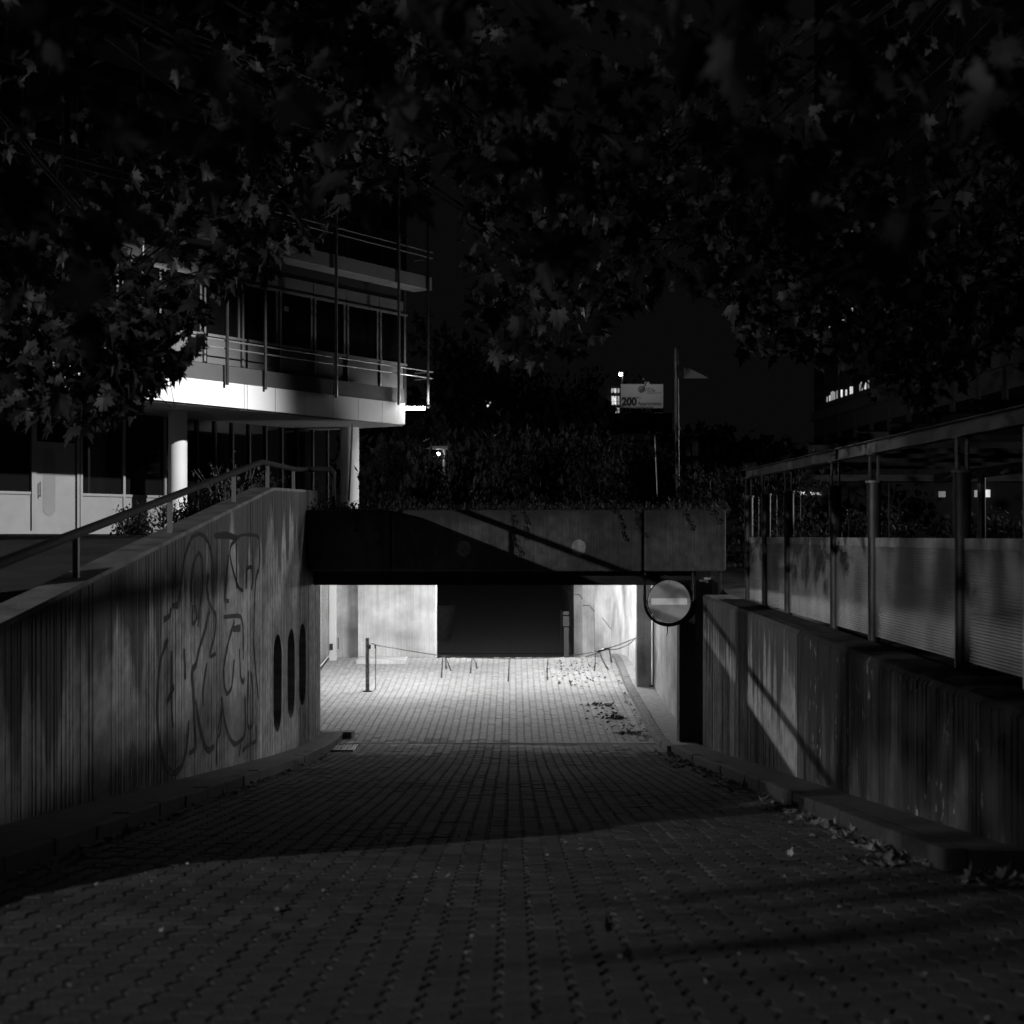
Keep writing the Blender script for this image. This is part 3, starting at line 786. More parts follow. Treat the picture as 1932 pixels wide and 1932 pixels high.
for x0, x1, h0, h1 in ((XP - .004, XP + .004, 0.0, .14), (XP - .06, XP + .06, 0, .009), (XP - .06, XP + .06, .131, .14)):
    m.hexa([(x0, a, BB(a) + h0), (x1, a, BB(a) + h0), (x1, b_, BB(b_) + h0), (x0, b_, BB(b_) + h0), (x0, a, BB(a) + h1), (x1, a, BB(a) + h1), (x1, b_, BB(b_) + h1), (x0, b_, BB(b_) + h1)])
m.build('beam', M_beam, cy)
MB().box(XP - .03, XP - .005, 17.05, 17.3, BB(17.2) + .012, BB(17.2) + .125).build('splice_plate', M_metal, cy)
for i in range(6):
    MB().tube([(XP - .04, 17.08 + .04 * i, BB(17.2) + .07), (XP - .028, 17.08 + .04 * i, BB(17.2) + .07)], .01, 6).build('bolt', M_dark, cy)
for k, d in enumerate([23.47, 22.16, 20.9, 19.6, 18.3, 17.0, 15.7, 14.4, 13.08, 11.78, 10.48, 9.2]):
    z = BB(d) + .143
    u_ = MB().box(XP - .10, XP + 3.3, d - .05, d - .038, z, z + .12).box(XP - .10, XP + 3.3, d - .05, d + .05, z + .108, z + .12).build('purlin', M_rail, cy)
    MB().tube([(XP - .04, d - .065, z + .045), (XP - .04, d - .05, z + .045)], .013, 8).build('bolt', M_bolt, u_)
for k, d in enumerate((21.5, 18.0, 14.5, 11.0)):
    MB().tube([(XP + 3.1, d, -1.15), (XP + 3.1, d, .88)], .06, 12).build('back_post', M_metal, cy, smooth=True)
MB().box(XP + 3.05, XP + 3.15, 8.5, 23.75, .85, .99).build('back_beam', M_rail, cy)
# ribbed panels: one corrugated sheet between each pair of posts
for d0, d1 in zip(posts[::-1], posts[-2::-1]):
    m = MB(); x0 = XP + .012; zt, zb = -.12, -1.06
    a, b_ = d0 + .045, d1 - .045
    n = 36
    vs = []
    for i in range(n * 4 + 1):
        z = zt + (zb - zt) * (i // 4 + (0, .08, .5, .58)[i % 4]) / n; o_ = (.0, -.013, -.013, 0)[i % 4]
        vs += [(x0 + o_, a, z), (x0 + o_, b_, z)]
    m.add(vs, [(2 * i, 2 * i + 1, 2 * i + 3, 2 * i + 2) for i in range(n * 4)])
    s_ = m.build('ribbed_panel', M_sheet, cy)
    MB().box(x0 - .012, x0 + .012, a, b_, zt + .002, -.025).build('flashing', M_flash, cy)
    MB().box(x0 - .01, x0 + .012, a, a + .02, zb, zt).box(x0 - .01, x0 + .012, b_ - .02, b_, zb, zt).build('edge_trim', M_beam, cy)
MB().box(XP + .0, XP + .03, 23.55, 23.75, -1.1, -.03).build('end_panel', M_sheet, cy)
# mesh strip beyond top of the panels
m = MB()
for i in range(120):
    d = 12 + i * .09
    m.tube([(XP + .5, d, -.12), (XP + .5, d + .045, -.03), (XP + .5, d + .09, -.12)], .005, 3)
o = m.build('mesh_strip', M_rail, cy); o['kind'] = 'stuff'

# ------------------------------------------------------------------ office building, left
U, N_ = Vector((.568, .823, 0)), Vector((.823, -.568, 0))
O0 = Vector((-7.39, 33.1, 0))
def G(u, n, z): v = O0 + U * u + N_ * n; return (v.x, v.y, z)
def gbox(m, u0, u1, n0, n1, z0, z1):
    return m.hexa([G(u0, n0, z0), G(u1, n0, z0), G(u1, n1, z0), G(u0, n1, z0), G(u0, n0, z1), G(u1, n0, z1), G(u1, n1, z1), G(u0, n1, z1)])
def usol(px, n):
    o_ = O0 + N_ * n; s_ = (px - CX) / F
    return (s_ * o_.y - o_.x) / (U.x - U.y * s_)
bd = thing('office_building', tuple(O0), 'modern office block with a bright white first floor edge and thin walkway rails', 'building')
# ground floor
gl = gbox(MB(), -16, 8.3, -3.3, -3.05, 0, 3.0).build('glass_wall', M_glass, bd)
gbox(MB(), -16, 8.35, -14, -3.4, 0, 16).build('core_wall', M_dkpan, bd)
gbox(MB(), -16, 7.88, -14, -.08, 3.03, 3.5).build('floor_slab', M_dkpan, bd)
gn = -3.0
sill = .93
us = [usol(x, gn) for x in (-60, 57, 67, 142, 152, 231, 235, 309)]
def gpanel(u0, u1, z0, z1, mat, nm, n0=gn, th=.05, par=bd): return gbox(MB(), u0, u1, n0 - th, n0, z0, z1).build(nm, mat, par)
gpanel(us[0], us[1], .1, sill, M_door, 'wall_panel'); gpanel(us[4] + .02, us[5], .1, sill, M_door, 'wall_panel'); gpanel(us[6], us[7], .1, sill, M_door, 'wall_panel')
# door with round-ended slot window
dr = gbox(MB(), us[2], us[3], gn - .05, gn - .005, .06, 2.15).build('door', M_door, bd)
c_u = us[2] + (us[3] - us[2]) * .34
m = MB(); n = 14; pts = []
zc0, r_ = .62, .17
for i in range(n + 1):
    a = PI + PI * i / n; pts.append((c_u + r_ * math.cos(a), zc0 + r_ * math.sin(a)))
for i in range(n + 1):
    a = PI * i / n; pts.append((c_u + r_ * math.cos(a), 1.85 + r_ * math.sin(a)))
m.add([G(u, gn + .002, z) for u, z in pts], [tuple(range(len(pts)))])
m.build('door_window', M_grey, dr)
MB().tube([G(us[2] + .08, gn + .06, .88), G(us[2] + .08, gn + .06, 1.22)], .015, 8).tube([G(us[2] + .08, gn, .9), G(us[2] + .08, gn + .06, .9)], .012, 6).build('handle', M_metal, dr)
m = MB()
for u in (us[1] + .02, us[2] - .06, us[3] + .03, us[4] - .03, us[5] + .0, us[7]):
    gbox(m, u, u + .07, gn - .03, gn + .035, .05, 3.0)
gbox(m, us[4], us[7], gn - .03, gn + .03, sill, sill + .06); gbox(m, us[0], us[1], gn - .03, gn + .03, sill, sill + .06)
gbox(m, us[0], us[7], gn - .03, gn + .03, .03, .1)
m.build('window_frame', M_door, bd)
for i in range(12):
    u = us[7] + .5 + i * .62
    if u < 8.2: gbox(MB(), u, u + .05, gn - .02, gn + .02, 0, 3.0).build('mullion', M_dkpan, bd)
# round columns
for px in (335.5, 660):
    q = G(usol(px, -1.6), -1.6, 0)
    MB().tube([(q[0], q[1], -.05), (q[0], q[1], 3.0)], 17.5 * q[1] / F, 28, False).build('column', M_col, bd, smooth=True)
# white fascia: separate sheets
fu = [usol(x, 0) for x in (650 / 1.7246 - 25, 700 / 1.7246)]
fj = [-13.5, -11.0, -8.5, -6.0, -3.5, -1.95, .05, 1.85, 1.95, 2.9, 3.95, 5.0, 5.98, 6.95, 7.92]
for a, b_ in zip(fj, fj[1:]):
    gbox(MB(), a + .008, b_ - .008, -.06, 0, 3.0, 3.57).build('fascia_panel', M_white, bd)
gbox(MB(), -13.5, 7.9, -3.3, -.07, 2.96, 3.02).build('soffit', M_grey, bd)
for lv in range(4):
    zf = 3.57 + 3.56 * lv
    # upstand boards
    n = -.02
    a0 = -13.5
    ed = [-13.5, -11, -8.48, -5.96, -3.44, -1.3, 1.2, 2.5, 5.05, 7.57, 9.1] if lv else [-13.5, -11, -8.48, -5.96, -3.44, -1.3, 1.2, 2.5, 5.05, 7.92]
    if lv == 0:
        for a, b_ in zip(ed, ed[1:]): gbox(MB(), a + .01, b_ - .03, n - .03, n, zf + .004, zf + .39).build('upstand', M_upst, bd)
    else:
        for a, b_ in zip(ed, ed[1:]): gbox(MB(), a + .006, b_ - .006, -.05, 0, zf - .33, zf + .02).build('slab_edge', M_edge, bd)
        gbox(MB(), -13.5, 9.06, -.62, -.05, zf - .33, zf - .02).build('walkway', M_grey, bd)
    for h in (.96 if lv == 0 else .71, .78 if lv == 0 else .55):
        MB().tube([G(-13.5, .03, zf + h), G(9.1, .03, zf + h), G(9.1, -.6, zf + h)], .018, 6).build('rail', M_alu, bd)
for u in (-11, -8.48, -5.96, -3.44, -1.3, 2.5, 5.05, 7.57, 8.85):
    MB().tube([G(u, .06, 3.5), G(u, .06, 14)], .04, 10).build('pole', M_metal if u in (2.5, 8.85) else M_alu, bd, smooth=True)
MB().tube([G(1.2, .1, 3.5), G(1.2, .1, 14)], .04, 10).build('pole', M_rail, bd, smooth=True)
# upper floors: window bays
wn = -.62
mull = [usol(x, wn) for x in (383, 454.6, 526, 591, 653, 715, 766.5)]
st_ = mull[1] - mull[0]
mull = [mull[0] - st_ * i for i in range(9, 0, -1)] + mull
for lv in range(3):
    z0 = 3.57 + 3.56 * lv
    gbox(MB(), -13.5, 8.72, -.9, wn - .04, z0, z0 + 3.3).build('storey_wall', M_dkpan, bd)
    for a, b_ in zip(mull, mull[1:]):
        gbox(MB(), a + .05, b_ - .02, wn - .03, wn, z0 + .02, z0 + 1.15).build('spandrel', M_grey, bd)
        w_ = gbox(MB(), a + .02, b_ - .02, wn - .03, wn - .015, z0 + 1.18, z0 + 2.52).build('window', M_glass, bd)
        m = MB(); gbox(m, a, a + .06, wn - .03, wn + .05, z0, z0 + 2.55); gbox(m, b_ - .12, b_ - .06, wn - .03, wn + .03, z0 + 1.15, z0 + 2.52)
        gbox(m, a, b_, wn - .03, wn + .04, z0 + 1.13, z0 + 1.19); gbox(m, a, b_, wn - .03, wn + .04, z0 + 2.5, z0 + 2.56)
        m.build('frame', M_alu, w_)
        gbox(MB(), a + .01, b_ - .01, wn - .03, wn + .01, z0 + 2.57, z0 + 2.9).build('head_panel', M_grey, bd)
    gbox(MB(), 8.6, 8.72, wn - .1, wn + .02, z0, z0 + 3.25).build('corner_post', M_dkpan, bd)
# small note stuck on a window
gbox(MB(), usol(536, wn), usol(545, wn), wn - .01, wn, P(0, 612, 39).z, P(0, 603, 39).z).build('paper_note', M_grey, bd)
# corner lamp
cl_ = thing('wall_lamp', G(8.3, .15, 3.4), 'glaring lamp fixed at the right corner of the white first floor edge', 'lamp')
lc = P(783, 770, 39.7)
MB().box(lc.x - .26, lc.x + .26, lc.y, lc.y + .12, lc.z - .04, lc.z + .04).build('lamp_glass', M_lamp, cl_)
MB().box(lc.x - .3, lc.x + .42, lc.y + .0, lc.y + .2, lc.z + .045, lc.z + .09).build('housing', M_dark, cl_)
MB().tube([(lc.x, lc.y + .15, lc.z + .06), G(8.3, -.02, 3.5)], .02, 6).build('bracket', M_dark, cl_)
def light(kind, name, loc, power, parent, radius=.1, target=None, size=None, blend=.3):
    l = bpy.data.lights.new(name, kind); l.energy = power; l.shadow_soft_size = radius
    o = bpy.data.objects.new(name, l); sc.collection.objects.link(o)
    o.location = Vector(loc) - Vector(parent.location); o.parent = parent
    if target is not None:
        o.rotation_euler = (Vector(target) - Vector(loc)).to_track_quat('-Z', 'Y').to_euler()
    if size: l.spot_size = math.radians(size); l.spot_blend = blend
    return o
light('POINT', 'bulb', G(8.7, .3, 3.8), 40, cl_, .08)

# ------------------------------------------------------------------ street lamps outside the frame
def street_lamp(x, d, z, zg, lab, power, arm=(0, 0), kind='POINT', target=None, size=None, radius=.12, blend=.3):
    t_ = thing('street_lamp', (x, d, zg), lab, 'street lamp')
    hx, hd = x + arm[0], d + arm[1]
    MB().tube([(x + (0 if arm != (0, 0) else .25), d, zg), (x + (0 if arm != (0, 0) else .25), d, z + .25)], [.08, .05], 12).build('pole', M_metal, t_, smooth=True)
    MB().tube([(x + (0 if arm != (0, 0) else .25), d, z + .22), (hx, hd, z + .25)], .035, 8).build('arm', M_metal, t_)
    MB().box(hx - .2, hx + .2, hd - .12, hd + .12, z + .14, z + .24).build('lamp_head', M_dark, t_, bevel=.02)
    light(kind, 'bulb', (hx, hd, z), power, t_, radius, target, size, blend)
    return t_
street_lamp(-22, -4.4, 4.44, -1.2, 'street lamp on the plaza left of the ramp', P_LEFT, kind='SPOT', target=(2.6, 12.8, -1.2), size=58, radius=.10)
for yy_, lb_ in ((27.5, 'nearest of three lamps split from one street lamp behind the shelter'), (31, 'middle of three lamps split from one street lamp behind the shelter'), (35, 'farthest of three lamps split from one street lamp behind the shelter')):
    street_lamp(16, yy_, 3.5, -.6, lb_, P_RIGHT, kind='SPOT', target=(-3.9, 20.5, -.4), size=36, radius=.3)  # one lamp split into three, the extra ones added to soften its shadows
street_lamp(10, 22, 14, -1.1, 'tall floodlight mast right of the shelter', P_FLOOD, kind='SPOT', target=G(-.6, -.5, 2.4), size=21, blend=.95, radius=.25)

# ------------------------------------------------------------------ vegetation
MAPLE = [(0, -.02), (.10, .02), (.30, -.10), (.26, .02), (.42, .10), (.30, .18), (.50, .42), (.36, .40), (.30, .50), (.16, .40), (.20, .66), (.12, .64), (0, 1.0),
         (-.12, .64), (-.20, .66), (-.16, .40), (-.30, .50), (-.36, .40), (-.50, .42), (-.30, .18), (-.42, .10), (-.26, .02), (-.30, -.10), (-.10, .02)]
def maple_verts(r_):
    fold = r_.uniform(-.1, .6); curl = r_.uniform(-.4, .6)
    vs = [(0, .28, .0)]
    for x, y_ in MAPLE: vs.append((x, y_, abs(x) * fold - y_ * y_ * curl))
    n = len(MAPLE)
    fs = [(0, 1 + i, 1 + (i + 1) % n) for i in range(n)]
    k = len(vs)
    vs += [(-.012, 0, 0), (.012, 0, 0), (.008, -.5, .1), (-.008, -.5, .1)]
    fs.append((k, k + 1, k + 2, k + 3))
    return vs, fs
leaf_meshes = []
for i in range(6):
    vs, fs = maple_verts(random.Random(40 + i)); me = bpy.data.meshes.new('leaf'); me.from_pydata(vs, [], fs); me.materials.append(M_leaf); leaf_meshes.append((vs, fs, me))
BND = [(0, 845), (60, 855), (150, 850), (230, 820), (290, 755), (345, 720), (395, 655), (380, 600), (430, 575), (520, 540), (600, 480), (650, 415), (740, 395), (810, 385), (835, 330), (850, 310), (868, 350), (876, 600), (905, 685), (965, 728), (1030, 700), (1100, 690), (1160, 640), (1200, 600), (1290, 560), (1370, 600), (1400, 690), (1480, 700), (1560, 705), (1640, 760), (1750, 785), (1850, 730), (1932, 640)]
def bnd(px): return lerp(BND, max(0, min(1932, px)))
trees = {}
def mk_tree(lab, loc):
    return thing('plane_tree', loc, lab, 'tree')
tL = mk_tree('leafy tree whose branches hang over the upper left of the ramp', (-8.2, 9.5, -1.0))
tR = mk_tree('leafy tree whose branches hang over the upper right by the shelter', (7.2, 8.0, -1.1))
MB().tube([(-8.2, 9.5, -1.1), (-8.1, 9.5, 1), (-7.9, 9.6, 3.5), (-7.4, 9.9, 6.5), (-7.0, 10, 9)], [.28, .22, .2, .16, .08], 14).build('trunk', M_bark, tL, smooth=True)
MB().tube([(7.2, 8, -1.2), (7.2, 8, 1), (7.0, 8.1, 3.5), (6.8, 8.4, 6.5), (6.5, 8.6, 9)], [.28, .22, .2, .16, .08], 14).build('trunk', M_bark, tR, smooth=True)
leaves = []      # (pos, size, matrix, tree)
def leaf_mat(pos, size, r_):
    yaw = r_.uniform(0, 2 * PI); droop = r_.gauss(2.3, .55)
    return Matrix.Translation(pos) @ Matrix.Rotation(yaw, 4, 'Z') @ Matrix.Rotation(-droop, 4, 'X') @ Matrix.Rotation(r_.gauss(0, .5), 4, 'Y') @ Matrix.Diagonal((size, size, size, 1))
r2 = random.Random(11)
LP = Vector((-22, -4.4, 4.44))
def shades(p):          # keep the line from the plaza lamp to the deck edge and low wall free; leaves there are dropped so no shadow falls
    v = p - LP
    if v.y > 1:
        k = (25.7 - LP.y) / v.y; q = LP + v * k
        if k > 1 and -2.6 < q.x < 4.1 and -.8 < q.z < .6: return True
    if v.x > 1:
        k = (3.3 - LP.x) / v.x; q = LP + v * k
        if k > 1 and 8 < q.y < 26 and -2.9 < q.z < -.45: return True
    return False
clumps = {id(tL): [], id(tR): []}
def add_clump(px, py, d, n, size, spread):
    c_ = P(px, py, d)
    tr_ = tL if c_.x < .6 else tR
    clumps[id(tr_)].append(c_)
    for i in range(n):
        p = c_ + Vector((r2.gauss(0, spread), r2.gauss(0, spread), r2.gauss(0, spread * .75)))
        if p.y < 1.5: continue
        s_ = size * r2.uniform(.65, 1.25)
        qx = CX + F * p.x / p.y; tip = HZ - F * (p.z - s_ * .8) / p.y
        if 0 <= qx <= 1932 and tip > bnd(qx) + 12 * noise.noise(Vector((qx * .02, 0, 3))): continue
        if p.z < 1.2 - .03 * p.y: continue
        if shades(p): continue
        leaves.append((p, s_, leaf_mat(p, s_, r2), tr_))
for i in range(330):        # crown proper
    px = r2.uniform(-80, 2010); b0 = bnd(px)
    py = b0 - abs(r2.gauss(0, 1)) ** 1.0 * 260 - 10
    if py < -120: py = r2.uniform(-120, b0 - 20)
    dens = 20 if px < 860 or px > 1200 else 15
    if 835 < px < 875 and py > 250: continue
    add_clump(px, py, r2.uniform(11.5, 19), dens, .17, .42)
for i in range(46):        # dense hanging mass at the left
    add_clump(r2.uniform(40, 330), r2.uniform(600, 790), r2.uniform(11, 14), 20, .18, .32)
for i in range(90):
    px = r2.uniform(-80, 2010); py = r2.uniform(-100, bnd(px) - 60)
    add_clump(px, py, r2.uniform(6.5, 11), 9, .16, .3)
for px, py, d in ((100, 130, 3.6), (60, 60, 4.2), (215, 235, 4.0), (290, 200, 4.4), (30, 330, 3.6), (490, 240, 4.0), (120, 20, 4.3), (560, 60, 5.2), (700, 110, 4.6), (745, 200, 5.0), (700, 330, 5.4),
                  (770, 370, 5.2), (905, 300, 5.8), (960, 270, 5.6), (1110, 360, 6.0), (1085, 470, 4.6), (1070, 440, 4.9), (1240, 20, 4.4), (1425, -15, 3.6), (1430, 70, 5), (1880, 120, 3.2), (1900, 190, 3.5), (165, 600, 6.2), (100, 760, 8),
                  (200, 520, 7), (640, 320, 6), (250, 380, 6), (330, 90, 5), (420, 330, 6.5), (1200, 420, 7), (1010, 120, 6), (830, 40, 5.5), (15, 470, 5), (1600, 240, 6), (1730, 520, 7)):
    for k in range(2):
        p = P(px + r2.gauss(0, 10), py + r2.gauss(0, 10), d + r2.uniform(-.15, .15)); s_ = r2.uniform(.15, .2)
        leaves.append((p, s_, leaf_mat(p, s_, r2), tL if px < 1000 else tR))
for i in range(150):
    px = r2.uniform(-60, 1990); py = r2.uniform(-120, max(0, bnd(px) - 300)); d = r2.uniform(2.6, 6.5)
    p = P(px, py, d); s_ = r2.uniform(.11, .17)
    leaves.append((p, s_, leaf_mat(p, s_, r2), tL if px < 1000 else tR))
leaves.sort(key=lambda l: l[0].y / l[1])
cnt = {id(tL): 0, id(tR): 0}; rest = {id(tL): MB(), id(tR): MB()}
for p, s_, mt, tr_ in leaves:
    vs, fs, me = leaf_meshes[r2.randrange(6)]
    if cnt[id(tr_)] < 290:
        cnt[id(tr_)] += 1
        o = bpy.data.objects.new('leaf', me); sc.collection.objects.link(o); o.parent = tr_
        o.matrix_parent_inverse = Matrix.Translation(-Vector(tr_.location)); o.matrix_basis = mt
    else:
        rest[id(tr_)].add([mt @ Vector(v) for v in vs], fs)
for tr_ in (tL, tR):
    o = rest[id(tr_)].build('foliage', M_leaf, tr_); o['kind'] = 'stuff'
    base = Vector((-7.6, 9.8, 5.2)) if tr_ is tL else Vector((6.9, 8.3, 5.2))
    m = MB(); cs = clumps[id(tr_)]
    hubs = []
    r3 = random.Random(5)
    for k in range(16):
        h = r3.choice([q for q in cs if q.y > 10]); e = h + Vector((0, 0, .7))
        mid = base.lerp(e, .5) + Vector((r3.uniform(-.5, .5), r3.uniform(-.5, .5), .8))
        q0 = base.lerp(base + Vector((0, 0, 1)), r3.random())
        pp = [q0, q0.lerp(mid, .5) + Vector((r3.uniform(-.2, .2), r3.uniform(-.2, .2), .25)), mid, mid.lerp(e, .33) + Vector((r3.uniform(-.2, .2), 0, .12)), mid.lerp(e, .7) + Vector((0, r3.uniform(-.2, .2), .1)), e]
        m.tube(pp, [.05, .034, .024, .017, .012, .008], 6); hubs += [mid, e, mid.lerp(e, .5)]
    for c_ in cs:
        h = min(hubs, key=lambda q: (q - c_).length)
        mid = h.lerp(c_, .5) + Vector((0, 0, .12))
        L_ = (c_ - h).length
        pp = [h] + [h.lerp(c_, k / 5) + Vector((r3.gauss(0, .05), r3.gauss(0, .05), .12 * math.sin(PI * k / 5) + r3.gauss(0, .03))) * min(1, L_) for k in range(1, 5)] + [c_]
        if L_ < 1.6 and c_.y > 9.5: m.tube(pp, [.011, .009, .008, .006, .004, .003], 4, False)
    m.build('branch', M_bark, tr_, smooth=True)['kind'] = 'stuff'

# added unseen tree: its crown is placed to shade the near right ramp
t3 = mk_tree('added tree outside the left of the frame shading the near right ramp', (-12.6, 3.0, -1.2))
MB().tube([(-12.6, 3.0, -1.3), (-12.5, 3.0, 1), (-12.4, 2.4, 3), (-12.2, 1.2, 4.2)], [.16, .13, .1, .03], 10).build('trunk', M_bark, t3, smooth=True)
m = MB(); r_ = random.Random(31)
for i in range(2300):
    p = Vector((r_.uniform(-13.6, -11.2), r_.uniform(-1.2, 2.35) + r_.gauss(0, .12), 0)); p.z = 2.12 + abs(r_.gauss(0, 1.0)) + .4 * noise.noise(p * 1.1)
    s_ = r_.uniform(.09, .17); mt = leaf_mat(p, s_, r_); vs, fs, _ = leaf_meshes[r_.randrange(6)]
    m.add([mt @ Vector(v) for v in vs], fs)
m.build('foliage', M_leaf, t3)['kind'] = 'stuff'
# shrubs, hedges: small leaves on thin stems
def shrub(name, c_, rad, n, size, lab, grp, mat=M_hedge, seed=1, stems=8, cat='shrub', long=1.6):
    r_ = random.Random(seed); t_ = thing(name, c_, lab, cat, grp)
    m = MB(); tips = []
    for i in range(stems):
        a = r_.uniform(0, 2 * PI); k = r_.uniform(.2, 1)
        tp = Vector((c_[0] + rad[0] * k * math.cos(a), c_[1] + rad[1] * k * math.sin(a), c_[2] + rad[2] * r_.uniform(.7, 1.12)))
        b0 = Vector(c_) + Vector((r_.uniform(-.2, .2), r_.uniform(-.2, .2), 0))
        m.tube([b0, b0.lerp(tp, .5) + Vector((0, 0, .1)), tp], [.02, .012, .004], 4, False); tips.append((b0, tp))
    m.build('stem', M_stem, t_)
    m = MB()
    for i in range(n):
        if r_.random() < .45:
            b0, tp = r_.choice(tips); p = b0.lerp(tp, r_.uniform(.25, 1)) + Vector((r_.gauss(0, .07), r_.gauss(0, .07), r_.gauss(0, .07)))
        else:
            while True:
                q = Vector((r_.uniform(-1, 1), r_.uniform(-1, 1), r_.uniform(0, 1)))
                if q.length <= 1: break
            if q.length < .45: continue
            p = Vector((c_[0] + q.x * rad[0], c_[1] + q.y * rad[1], c_[2] + q.z * rad[2] * (1.15 + .4 * noise.noise(Vector((q.x * 3, q.y * 3, seed))))))
        s_ = size * r_.uniform(.5, 1.3)
        mt = Matrix.Translation(p) @ Matrix.Rotation(r_.uniform(0, 6.28), 3, 'Z').to_4x4() @ Matrix.Rotation(r_.uniform(0, 3.1), 4, 'X')
        m.add([mt @ Vector(v) for v in ((0, -s_ * long / 2, 0), (s_ * .45, 0, s_ * .12), (0, s_ * long / 2, 0), (-s_ * .45, 0, s_ * .12))], [(0, 1, 2, 3)])
    o = m.build('foliage', mat, t_); o['kind'] = 'stuff'
    return t_
gs = 'shrubs planted on the underpass deck'
xs = [(712, 870, .5), (752, 815, .8), (800, 850, .8), (855, 815, 1), (905, 800, 1.1), (960, 795, 1.1), (1015, 800, 1.1), (1070, 810, 1), (1120, 800, 1.1), (1175, 820, 1), (1225, 830, .9), (1320, 880, .8), (1370, 880, .8)]
poslab = ['shrub at the left end of the deck beside the building column', 'shrub below the glaring corner lamp', 'sparse shrub around the small far lamp', 'shrub just right of the small far lamp', 'tall grassy shrub below the far lit window', 'dense shrub left of the deck middle', 'dense shrub at the middle of the deck',
          'dense shrub just right of the deck middle', 'dark shrub left of the far advertising board', 'dark shrub below the advertising board', 'thin shrub next to the guyed stake', 'low bare branched shrub right of the sign pole', 'low shrub at the right end of the deck']
for i, (px, py, k) in enumerate(xs):
    d = 31 + 2.5 * math.sin(i * 2.1); q = P(px, py, d)
    shrub('shrub', (q.x, d, .34), (.75 * k, .8, (q.z - .34) * .86), 1500, .085 if i % 3 else .11, poslab[i], gs, seed=60 + i, stems=16, long=2.4 if i in (3, 4, 5, 2) else 1.5)
gp2 = 'shrubs on the plaza behind the handrail'
for i, (px, py, d, k, lb) in enumerate(((430, 885, 31, 1, 'spiky shrub behind the top of the handrail'), (505, 905, 30, .7, 'small shrub under the handrail bend'), (330, 950, 30.5, .8, 'low plant at the foot of the white column'), (250, 960, 31, .5, 'low plant beside the pale panels'), (590, 925, 29.5, .9, 'shrub beside the end of the left wall'), (380, 945, 29, .8, 'dark low shrub behind the sloping rail'))):
    q = P(px, py, d)
    shrub('shrub', (q.x, d, .0), (.9 * k, .7, max(.4, q.z)), 800, .06, lb, gp2, seed=90 + i, stems=14)
gr = 'shrubs seen under the shelter'
for i, (x, d, h, lb) in enumerate(((7.5, 30, 1.0, 'dark shrub seen between the two farthest shelter posts'), (9.4, 30, 1.0, 'dark shrub behind the third shelter gap'), (11.3, 30.5, 1.0, 'dark shrub behind the middle shelter gap'), (12.2, 27.5, 1.0, 'dark shrub left of the big shelter post'), (11, 24.5, .95, 'dark shrub under the lit window right of the big shelter post'), (5.6, 30, 1.9, 'bushy shrub between the deck and the shelter'), (5.2, 27.5, .9, 'low shrub at the corner of the deck'))):
    shrub('shrub', (x, d, -.6), (1.3, .9, h), 1600, .085, lb, gr, seed=120 + i, stems=10)
# ground cover and hanging ivy on the deck
m = MB(); r_ = random.Random(77)
for i in range(9000):
    x = r_.uniform(-3.6, 3.85); d = 25.75 + abs(r_.gauss(0, 1.6)); p = Vector((x, d, .36 + abs(r_.gauss(0, .1)) + .06 * noise.noise(Vector((x * 2, d * 2, 0)))))
    s_ = r_.uniform(.02, .055)
    mt = Matrix.Translation(p) @ Matrix.Rotation(r_.uniform(0, 6.28), 4, 'Z') @ Matrix.Rotation(r_.uniform(0, 3.1), 4, 'X')
    m.add([mt @ Vector(v) for v in ((0, -s_, 0), (s_ * .5, 0, s_ * .12), (0, s_, 0), (-s_ * .5, 0, s_ * .12))], [(0, 1, 2, 3)])
gc = m.build('ground_cover', M_ivy); gc['kind'] = 'stuff'; tag(gc, 'tangled creeping plants along the top edge of the deck', 'ground cover')
MB().box(-3.5, 3.7, 26.2, 39, .34, .37).build('planting_soil', M_earth)['kind'] = 'structure'
for k, (px, L, lb) in enumerate(((665, .35, 'short ivy strand left on the fascia'), (985, .45, 'forked ivy strand above the left end of the lit fascia part'), (958, .85, 'long ivy strand hanging at the middle of the fascia'), (1165, .5, 'ivy strand hanging left of the fascia joint'), (1195, .4, 'ivy strand at the fascia joint'), (1290, .3, 'short ivy strand right of the fascia joint'), (1345, .2, 'ivy tuft at the right corner of the fascia'), (705, .6, 'long thin ivy strand in the dark left part of the fascia'))):
    t_ = thing('ivy', (P(px, 960, 25.6).x, 25.6, .42), lb, 'ivy')
    x, z = P(px, 960, 25.6).x, .46; pts = []; lf = MB()
    while z > .44 - L:
        pts.append((x, 25.66, z)); z -= .06; x += r_.uniform(-.01, .04)
        for _ in range(3):
            s_ = r_.uniform(.015, .035); p = Vector((x + r_.gauss(0, .03), 25.64, z + r_.gauss(0, .03)))
            mt = Matrix.Translation(p) @ Matrix.Rotation(r_.uniform(-1, 1), 4, 'X') @ Matrix.Rotation(r_.uniform(0, 6), 4, 'Y')
            lf.add([mt @ Vector(v) for v in ((-s_, 0, 0), (0, 0, -s_ * .6), (s_, 0, 0), (0, 0, s_ * .6))], [(0, 1, 2, 3)])
    MB().tube(pts, .006, 4).build('stem', M_stem, t_); lf.build('foliage', M_ivy, t_)['kind'] = 'stuff'

